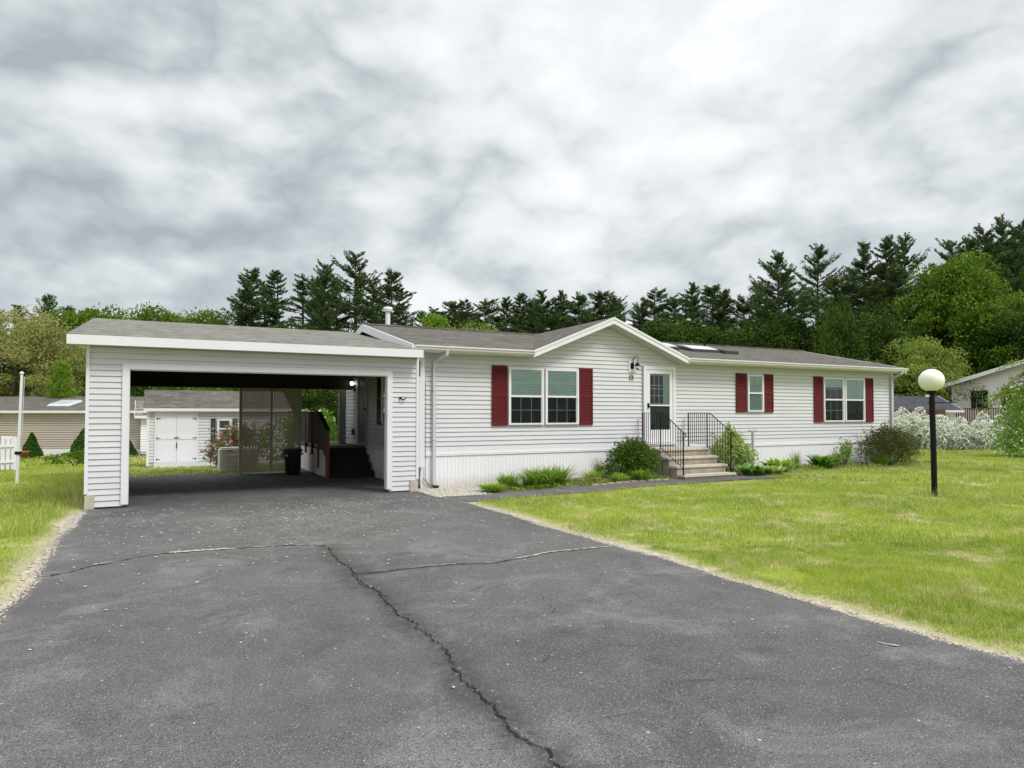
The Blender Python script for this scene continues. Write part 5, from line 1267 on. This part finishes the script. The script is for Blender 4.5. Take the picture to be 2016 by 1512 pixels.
# cone shrubs and lawn edge items at left
def cone_shrub(px, base, top, label, wd, seed):
    q = onG(px, base, -.5); dist = q @ _fh; h = (base-top)*dist/F_PX; R_ = wd*dist/F_PX/2
    t_ = thing('cone_shrub', label, 'bush', (q[0], q[1], -.5), 'clipped cone shrubs'); r = np.random.default_rng(seed); n = 4500
    u = 1-np.sqrt(r.uniform(0, 1, n)); a = r.uniform(0, 6.283, n); rad = R_*((1-u)**.85)*(1+.08*np.sin(a*3+u*9))*r.uniform(.8, 1.02, n)
    P_ = np.stack([rad*np.cos(a), rad*np.sin(a), .03+u*h], 1); V, F_ = leaf_quads(P_, r.uniform(.08, .16, n), r, .3, .5); npmesh('foliage', V, F_, M['cone'], t_, world=False)
    mb = MB(); mb.tube([(0, 0, -.1), (0, 0, h*.7)], [.06, .02], 6); mb.build('stem', M['stem'], t_, world=False)
cone_shrub(62, 899, 852, 'clipped dark green cone shrub beside the terracotta pot', 38, 71)
cone_shrub(165, 900, 843, 'taller clipped cone shrub partly hidden behind the carport wall', 58, 72)
cone_shrub(254, 896, 868, 'small clipped cone shrub just inside carport left jamb', 30, 73)
q = onG(270, 882, -.5); shrub('round_shrub', 'small round green shrub left of the garden shed', 'bush', (q[0], q[1], -.5), [(0, 0, .45, .55, .5, .5)], 1500, .09, M['cone'], 74)
q = onG(155, 911, -.2); shrub('low_shrub', 'low spreading green shrub by the carport left wall', 'bush', (q[0]-.2, q[1], -.25), [(0, 0, .2, 1.0, .5, .3), (.5, 0, .3, .5, .4, .35)], 1800, .09, M['decid'], 75)
q = onG(108, 893, -.5); shrub('hosta_clump', 'dark leafy clump between the two cone shrubs', 'plant', (q[0], q[1], -.5), [(0, 0, .25, .55, .4, .32)], 400, .2, M['decid_dark'], 76)
q = onG(84, 893, -.5); blades('daylily', 'pale daylily clump right of the cone shrub and pot', 'plant', (q[0], q[1], -.5), 80, .6, .5, M['lily'], 77, None, .03, .5)
q = onG(48, 901, -.45); pot = thing('flower_pot', 'orange terracotta pot on the far left lawn', 'pot', (q[0], q[1], -.45))
mb = MB(); mb.lathe([(.14, 0), (.20, .27), (.22, .27), (.22, .33), (.18, .33), (.17, .28)], seg=18); mb.build('body', M['terracotta'], pot, True, world=False)
mb = MB(); mb.lathe([(.17, .27), (.001, .275)], seg=18); mb.build('soil', M['soil'], pot, world=False)
# flagpole
f0 = onG(33, 952, -.0); fd = f0 @ _fh; ft = onD(43, 738, fd)
fp = thing('flagpole', 'bare slightly leaning white flagpole on the left lawn', 'flagpole', (f0[0], f0[1], 0))
tp = Vector(ft)-Vector(f0); mb = MB(); mb.tube([(0, 0, -.2), tuple(tp)], [.04, .032], 10); mb.build('pole', M['white'], fp, world=False)
mb = MB(); mb.lathe([(.02, tp.z), (.05, tp.z+.03), (.05, tp.z+.06), (.01, tp.z+.09)], (tp.x, tp.y), 10); mb.build('finial', M['white'], fp, world=False)
mb = MB(); mb.tube([(tp.x+.06, tp.y-.03, tp.z-.05), (tp.x*.5+.07, tp.y*.5-.03, tp.z*.5), (.03, -.03, 1.0)], .008, 5); mb.build('halyard', M['downspout'], fp, world=False)
mb = MB(); c = tp*.28; mb.box(c.x-.07, c.x+.07, c.y-.06, c.y+.06, c.z-.04, c.z+.04); mb.build('cleat', M['black_iron'], fp, world=False)
# white picket fence corner, each side one thing
f1 = onG(30, 925, -.15); fdd = f1 @ _fh; fn = thing('picket_fence', 'white picket fence corner at the left edge of the photo', 'fence', (f1[0], f1[1], -.15))
ang = math.radians(152); 
def picket(c, a, h, w=.10):
    b_ = MB(); u = Vector((math.cos(a), math.sin(a), 0)); n_ = Vector((-u.y, u.x, 0))*.012; c = Vector(c)
    pr = [(-w/2, 0), (w/2, 0), (w/2, h-.06), (0, h), (-w/2, h-.06)]
    A_ = [c+u*x+Vector((0, 0, z))-n_ for x, z in pr]; B_ = [c+u*x+Vector((0, 0, z))+n_ for x, z in pr]
    b_.poly(A_); b_.poly(B_[::-1])
    for i in range(5): j = (i+1) % 5; b_.poly([A_[i], A_[j], B_[j], B_[i]])
    return b_
k = 0
for a_, n_ in ((math.radians(120), 8), (math.radians(205), 16)):
    u = Vector((math.cos(a_), math.sin(a_), 0))
    for i in range(n_):
        c = u*(.08+i*.15); picket((c.x, c.y, .02), a_, 1.15).build('picket', M['white'], fn, world=False)
    for z in (.3, .85):
        b_ = MB(); e = u*(n_*.15+.05); nn = Vector((-u.y, u.x, 0))*.035; b_.bar((nn.x, nn.y, z), (e.x+nn.x, e.y+nn.y, z), .08, .03, tuple(nn)); b_.build('rail', M['white'], fn, world=False)
b_ = MB(); b_.box(-.06, .06, -.06, .06, -.1, 1.15); b_.build('post', M['white'], fn, world=False)

# ================================================================== RIGHT: neighbours and bushes
nq = onG(1876, 893, -.35); nd = nq @ _fh
# corner of the white house: gable end faces us
nz = -.3; ndist = 44.0
c0 = onD(1877, 800, ndist); c1 = onD(2075, 800, ndist-5.0)
v = np.array(c1[:2])-np.array(c0[:2]); wlen = float(np.linalg.norm(v)); rotn = math.atan2(v[1], v[0])
eave = onD(1870, 757, ndist)[2]-nz; 
nh = thing('white_neighbour_house', 'white sided neighbouring house with sloping eave at right edge', 'house', (0, 0, 0))
FN = Fr((0, 0, 0), (1, 0, 0), (0, -1, 0)); GW = wlen*1.8; slope = .27
def ns(z):
    if z < eave: return [(0, GW)]
    k = (z-eave)/slope; return [(k, GW-k)] if k < GW/2 else []
mb = siding(FN, .4, eave+slope*GW/2-.05, ns, lap=.15, lip=.035, gr=.03); mb.box(.02, GW-.02, .02, 10, 0, eave); mb.build('wall', M['siding_white'], nh, world=False)
mb = MB(); pk = eave+slope*GW/2
slab(mb, [(-.4, -.5, eave-.02), (GW/2, -.5, pk+.1), (GW/2, 10.3, pk+.1), (-.4, 10.3, eave-.02)], .06); slab(mb, [(GW/2, -.5, pk+.1), (GW+.4, -.5, eave-.02), (GW+.4, 10.3, eave-.02), (GW/2, 10.3, pk+.1)], .06)
mb.build('roof', M['shingle_slate'], nh, world=False)
mb = MB(); rake(mb, (-.42, eave-.0), (GW/2, pk+.12), -.54, -.505, .24); rake(mb, (GW/2, pk+.12), (GW+.42, eave), -.54, -.505, .24); mb.box(-.44, -.41, -.5, 10.3, eave-.22, eave-.0); mb.build('fascia', M['white'], nh, world=False)
def na(px):  # along-wall coordinate for a pixel column
    d = ray(px, 800); A_ = np.array([[d[0], -v[0]/wlen], [d[1], -v[1]/wlen]]); s = np.linalg.solve(A_, c0[:2]); return s[1], s[0]
def nzv(px, py): a, t = na(px); return (_C+ray(px, py)*t)[2]-nz
a0, _ = na(1911); a1, _ = na(1949)
window(FN, a0, a1, nzv(1930, 805), nzv(1930, 767), nh, cols=3, rows=3, blind=None, single=True, dep=.03)
a0, _ = na(1972); a1, _ = na(2030)
mb = MB(); zt, zb = nzv(1985, 760), nzv(1985, 812)
FN.box(mb, a0-.12, a0, .02, .07, zb, zt); FN.box(mb, a0, a1, .02, .07, zt-.1, zt); nd_ = mb.build('patio_door', M['white'], nh, world=False)
mb = MB(); FN.box(mb, a0, a1, .03, .045, zb, zt-.1); mb.build('pane', mat('dark_glass', (.02, .025, .03), .08, .1, 3), nd_, world=False)
mb = MB(); FN.box(mb, -.05, .06, .02, .08, .4, eave-.1); mb.build('downspout', M['white'], nh, world=False)
nh.location = (c0[0], c0[1], nz); nh.rotation_euler = (0, 0, rotn)
# its wooden deck
dk = thing('neighbour_deck', 'raised reddish wooden deck with slatted railing before the white house', 'deck', (0, 0, 0))
zd1 = nzv(1930, 804)+.0; zd0 = zd1-.95; mb = MB(); ad0, ad1 = na(1872)[0], na(2040)[0]
mb.box(ad0, ad1, -2.6, -.05, zd0-.2, zd0); mb.build('platform', M['brown_wood'], dk, world=False)
mb = MB(); mb.box(ad0-.02, ad1, -2.66, -2.56, zd1-.05, zd1); mb.box(ad0-.02, ad1, -2.63, -2.59, zd0+.05, zd0+.1); mb.build('handrail', M['brown_wood'], dk, world=False)
x = ad0; k = 0
while x < ad1 and k < 60:
    b_ = MB(); b_.box(x, x+(.10 if k < 14 else .05), -2.60, -2.57, zd0-.1, zd1-.051); b_.build('baluster', M['brown_wood'], dk, world=False); x += .13; k += 1
for x in np.linspace(ad0, ad1, 4): b_ = MB(); b_.box(x-.06, x+.06, -2.68, -2.56, -.2, zd1+.05); b_.build('post', M['brown_wood'], dk, world=False)
dk.location = nh.location; dk.rotation_euler = nh.rotation_euler
# low dark roofed building behind house right end
q0 = onD(1752, 806, 39.6); q1 = onD(1868, 806, 39.6)
v2 = q1-q0; r2 = math.atan2(v2[1], v2[0])
lowb, FLB, _a, _b = simple_house('low_garage', 'low building with dark slate roof between house and globe lamp', 'building', (q0[0]-v2[0]*.35, q0[1]-v2[1]*.35, -.5), r2, 5.0, 4.2, 2.42, .88, M['siding_white'], M['shingle_slate'], .14, .3, .12)
fx0 = onD(1745, 795, 38.6); fx1 = onD(1860, 800, 38.6)
rfn = thing('brown_fence', 'reddish brown board fence behind the white blossom near house corner', 'fence', (fx0[0], fx0[1], -.5))
vv = Vector(fx1)-Vector(fx0); vv.z = 0; ln = vv.length; uu = vv.normalized(); zt = onD(1800, 806, 38.6)[2]+.5; k = 0
while k*.16 < ln and k < 90:
    c = uu*(k*.16); b_ = MB(); nn = Vector((-uu.y, uu.x, 0))*.015; e = uu*.14
    b_.hexa([c-nn, c+e-nn, c+e+nn, c+nn, c-nn+Vector((0, 0, zt)), c+e-nn+Vector((0, 0, zt)), c+e+nn+Vector((0, 0, zt)), c+nn+Vector((0, 0, zt))]); b_.build('board', M['brown_wood'], rfn, world=False); k += 1
mb = MB(); nn = Vector((-uu.y, uu.x, 0)); mb.bar(tuple(Vector((0, 0, zt-.15))+nn*.04), tuple(uu*ln+nn*.04+Vector((0, 0, zt-.15))), .09, .04, tuple(nn)); mb.bar(tuple(Vector((0, 0, .4))+nn*.04), tuple(uu*ln+nn*.04+Vector((0, 0, .4))), .09, .04, tuple(nn)); mb.build('rail', M['brown_wood'], rfn, world=False)
# white flowering bushes (spirea) in a row
WB = [(1772, 884, 818, 70, 'leftmost, by the house corner'), (1815, 886, 811, 80, 'second from left, behind the lamp post'), (1868, 889, 822, 80, 'third from left, right of the lamp post'), (1915, 890, 832, 75, 'fourth from left, below the neighbouring deck'), (1960, 891, 826, 80, 'fifth from left, beside the arching green shrub'), (2008, 891, 822, 80, 'rightmost, at the right edge')]
for i_, (px, by, ty, wd, lab) in enumerate(WB):
    q = onG(px, by, -.1); dist = q @ _fh; h = (by-ty)*dist/F_PX; w_ = wd*dist/F_PX/2
    shrub('white_blossom_bush', 'bush covered in white blossom, '+lab, 'bush', (q[0], q[1]+.5, -.12), [(0, 0, h*.48, w_, w_*.8, h*.52), (w_*.5, -.3, h*.35, w_*.6, w_*.6, h*.38), (-w_*.5, -.3, h*.38, w_*.6, w_*.6, h*.40)], 3400, .09, M['hedge'], 80+i_,
          'white blossom bushes in a row', M['flower_white'], 7500, .085, noisy=.3)
# arching green shrub at right edge with overhanging branches
q = onG(2000, 905, .0)
shrub('arching_shrub', 'tall arching green shrub with some white blossom at the right edge', 'bush', (q[0]+.6, q[1], -.05), [(0, 0, 1.1, 1.1, .9, 1.0), (-.5, 0, .7, .8, .8, .6), (.4, 0, 2.1, 1.0, .8, .9), (-.2, 0, 1.7, .7, .7, .8)], 5200, .14, M['hedge'], 91, None, M['flower_white'], 500, .10, noisy=.35, aspect=.35, shell=.25, stems=14)
wt = onG(2080, 935, .0)
wtree = thing('weeping_tree', 'leafy drooping branches hanging in from the right edge', 'tree', (wt[0], wt[1], 0))
mb = MB(); mb.tube([(0, 0, -.2), (.1, 0, 1.6), (0, .1, 3.6)], [.09, .07, .04], 8); mb.build('trunk', M['bark'], wtree, world=False)
r = np.random.default_rng(93); rp = random.Random(93); mb = MB(); P_ = []; D_ = []
for k in range(40):
    a = math.radians(rp.uniform(100, 215)); l = rp.uniform(.9, 2.4); z0_ = rp.uniform(1.5, 3.5); dr_ = rp.uniform(.7, 2.0); pts = []
    for j in range(9):
        t = j/8; pts.append((l*t*math.cos(a), l*t*math.sin(a), z0_+.5*t*rp.uniform(.9, 1.1)-dr_*t*t))
    mb.tube(pts, [.018*(1-j/9)+.004 for j in range(9)], 4)
    for j in range(90):
        t = rp.uniform(.2, 1); i0 = min(7, int(t*8)); f = t*8-i0; p = np.array(pts[i0])*(1-f)+np.array(pts[i0+1])*f; P_.append(p+r.normal(size=3)*.06)
mb.build('branches', M['stem'], wtree, world=False)
P_ = np.array(P_); D0 = np.tile(np.array([[0, 0, -.8]]), (len(P_), 1)); V, F_ = leaf_quads(P_, r.uniform(.07, .14, len(P_)), r, 0, .32, D0); npmesh('leaves', V, F_, M['decid_bright'], wtree, world=False)

# ================================================================== GRASS
def in_poly_mask(x, y):
    ok = np.ones(len(x), bool)
    rv_ = rverge(y)-.05; lv_ = lverge(y)+.05
    rv_ = np.where(y < 13.1, rv_, 5.7); lv_ = np.where(y < 15.3, lv_, -1.24)
    ok &= ~((x > lv_) & (x < rv_) & (y < 22.15))
    ok &= ~((x > 5.4) & (x < 15.2) & (y > PN(x)+.02) & (y < 14.1))
    ok &= ~((x > 5.4) & (x < 12.3) & (y > 14.0) & (y < 24.6)) & ~((x >= 12.2) & (x < 14.3) & (y > 13.75) & (y < 24.2))
    ok &= ~((x >= 14.2) & (x < 24.2) & (y > 14.45+.25*np.sin(x*.8)) & (y < 24.4))
    return ok
def vnoise(x, y, s, seed):
    return .5+.25*(np.sin(x*s+seed)*np.cos(y*s*1.3+seed*2)+np.sin((x+y)*s*.7+seed*3)) 
def grass(area, dens_n, w, h, seed, amin=-47, amax=47, dmin=0, dmax=99):
    r = np.random.default_rng(seed); x0, x1, y0, y1 = area
    x = r.uniform(x0, x1, dens_n); y = r.uniform(y0, y1, dens_n)
    z_ = x*_fh[0]+y*_fh[1]; l_ = x*_R[0]+y*_R[1]; ang_ = np.degrees(np.arctan2(l_, z_)); ok = (z_ > dmin) & (z_ < dmax) & (ang_ > amin) & (ang_ < amax)
    ok &= in_poly_mask(x, y)
    # thin out next to the sandy verge and in bare patches
    edge_r = np.where(y < 13.3, np.clip((x-rverge(y))/.28, 0, 1), 1); edge_l = np.where(y < 15.3, np.clip((lverge(y)-x)/.26, 0, 1), 1); e = np.where(x > 2, edge_r, edge_l)
    bare = np.clip((.35*np.exp(-np.abs(x-6.6)/.7)+np.sin(x*1.9+2)*np.sin(y*2.3+1)+.6*np.sin(x*4.7)*np.sin(y*3.9+2)-.95)*2.2, 0, .85)
    clump = .5+.5*np.sin(x*13+np.sin(y*7)*2)*np.sin(y*11+np.sin(x*9)*2)
    ok &= r.uniform(0, 1, len(x)) < (.12+.88*e)*(1-bare)*np.clip(e+.15+.8*(clump-.5), 0.02, 1)
    x, y, e = x[ok], y[ok], e[ok]; n = len(x); z = gh(x, y)-.012
    hh = h*r.uniform(.4, 1.3, n)*(.45+.55*e)*(.45+.75*vnoise(x, y, 2.1, 1.0)+.6*np.clip(np.sin(x*6.1+np.sin(y*3.7)*2)*np.sin(y*5.3+np.sin(x*4.1)*2), 0, 1))
    near_edge = np.exp(-((x+1.75)/.5)**2)*((y > 12.5) & (y < 22)); hh *= 1+2.2*near_edge
    lpd = np.hypot(x-lq[0], y-lq[1]); hh *= 1+2.6*np.exp(-(lpd/.28)**2)
    a = r.uniform(0, 6.283, n); lean = r.uniform(.1, .75, n)*hh; ww = w*r.uniform(.7, 1.3, n)
    b2 = a+r.normal(size=n)*.6
    bx, by = np.cos(a)*ww/2, np.sin(a)*ww/2; tx, ty = -np.sin(b2)*lean, np.cos(b2)*lean
    A_ = np.stack([x-bx, y-by, z], 1); B_ = np.stack([x+bx, y+by, z], 1); M1 = np.stack([x+tx*.35+bx*.8, y+ty*.35+by*.8, z+hh*.55], 1); M0 = np.stack([x+tx*.35-bx*.8, y+ty*.35-by*.8, z+hh*.55], 1)
    T_ = np.stack([x+tx, y+ty, z+hh*.95], 1); T2 = T_+np.stack([bx, by, bx*0], 1)*.15
    V = np.stack([A_, B_, M1, M0, T2, T_], 1).reshape(-1, 3); i = np.arange(n)*6
    F_ = np.concatenate([np.stack([i, i+1, i+2, i+3], 1), np.stack([i+3, i+2, i+4, i+5], 1)])
    return V, F_
parts = [grass((5.6, 14, 1.5, 9), 300000, .0055, .055, 1, dmin=2, dmax=9.5), grass((5.6, 24, -2, 15), 300000, .009, .062, 2, dmin=9.5, dmax=17),
         grass((14, 45, -3, 30), 230000, .020, .07, 3, dmin=17, dmax=34), grass((-12, -1, 4, 18), 140000, .008, .062, 4, dmin=4, dmax=14), grass((-24, 5.4, 12, 34), 230000, .017, .075, 5, dmin=14, dmax=32),
         grass((-40, 8, 28, 52), 90000, .05, .10, 6, dmin=30, dmax=52), grass((24, 60, 8, 50), 80000, .05, .10, 7, dmin=30, dmax=56)]
V, F_ = merge(parts)
go = npmesh('grass', V, F_, M['grass'])
def bed_weeds(n, x0, x1, y0f, y1, seed):
    r = np.random.default_rng(seed); x = r.uniform(x0, x1, n); y = r.uniform(0, 1, n)**1.4; y = y0f(x)+(y1-y0f(x))*y
    keep = (np.sin(x*7+seed)*np.sin(y*9+x*3)+.5*np.sin(x*17) > .05); x, y = x[keep], y[keep]; n = len(x); z = gh(x, y)
    P_ = np.stack([x, y, z+r.uniform(.01, .10, n)], 1); return leaf_quads(P_, r.uniform(.04, .12, n), r, .9, .3)
V, F_ = merge([bed_weeds(3800, 7.1, 12.2, lambda x: PF(x)+.08, 15.1, 1), bed_weeds(5200, 14.4, 24.2, lambda x: 14.35+.25*np.sin(x*.8), 15.5, 2)])
wo = npmesh('bed_weeds', V, F_, M['lily']); tag(wo, 'low weeds and leaf litter in the planting beds', 'weeds', kind='stuff')
tag(go, 'bright green lawn grass with pale dry patches', 'grass', kind='stuff')
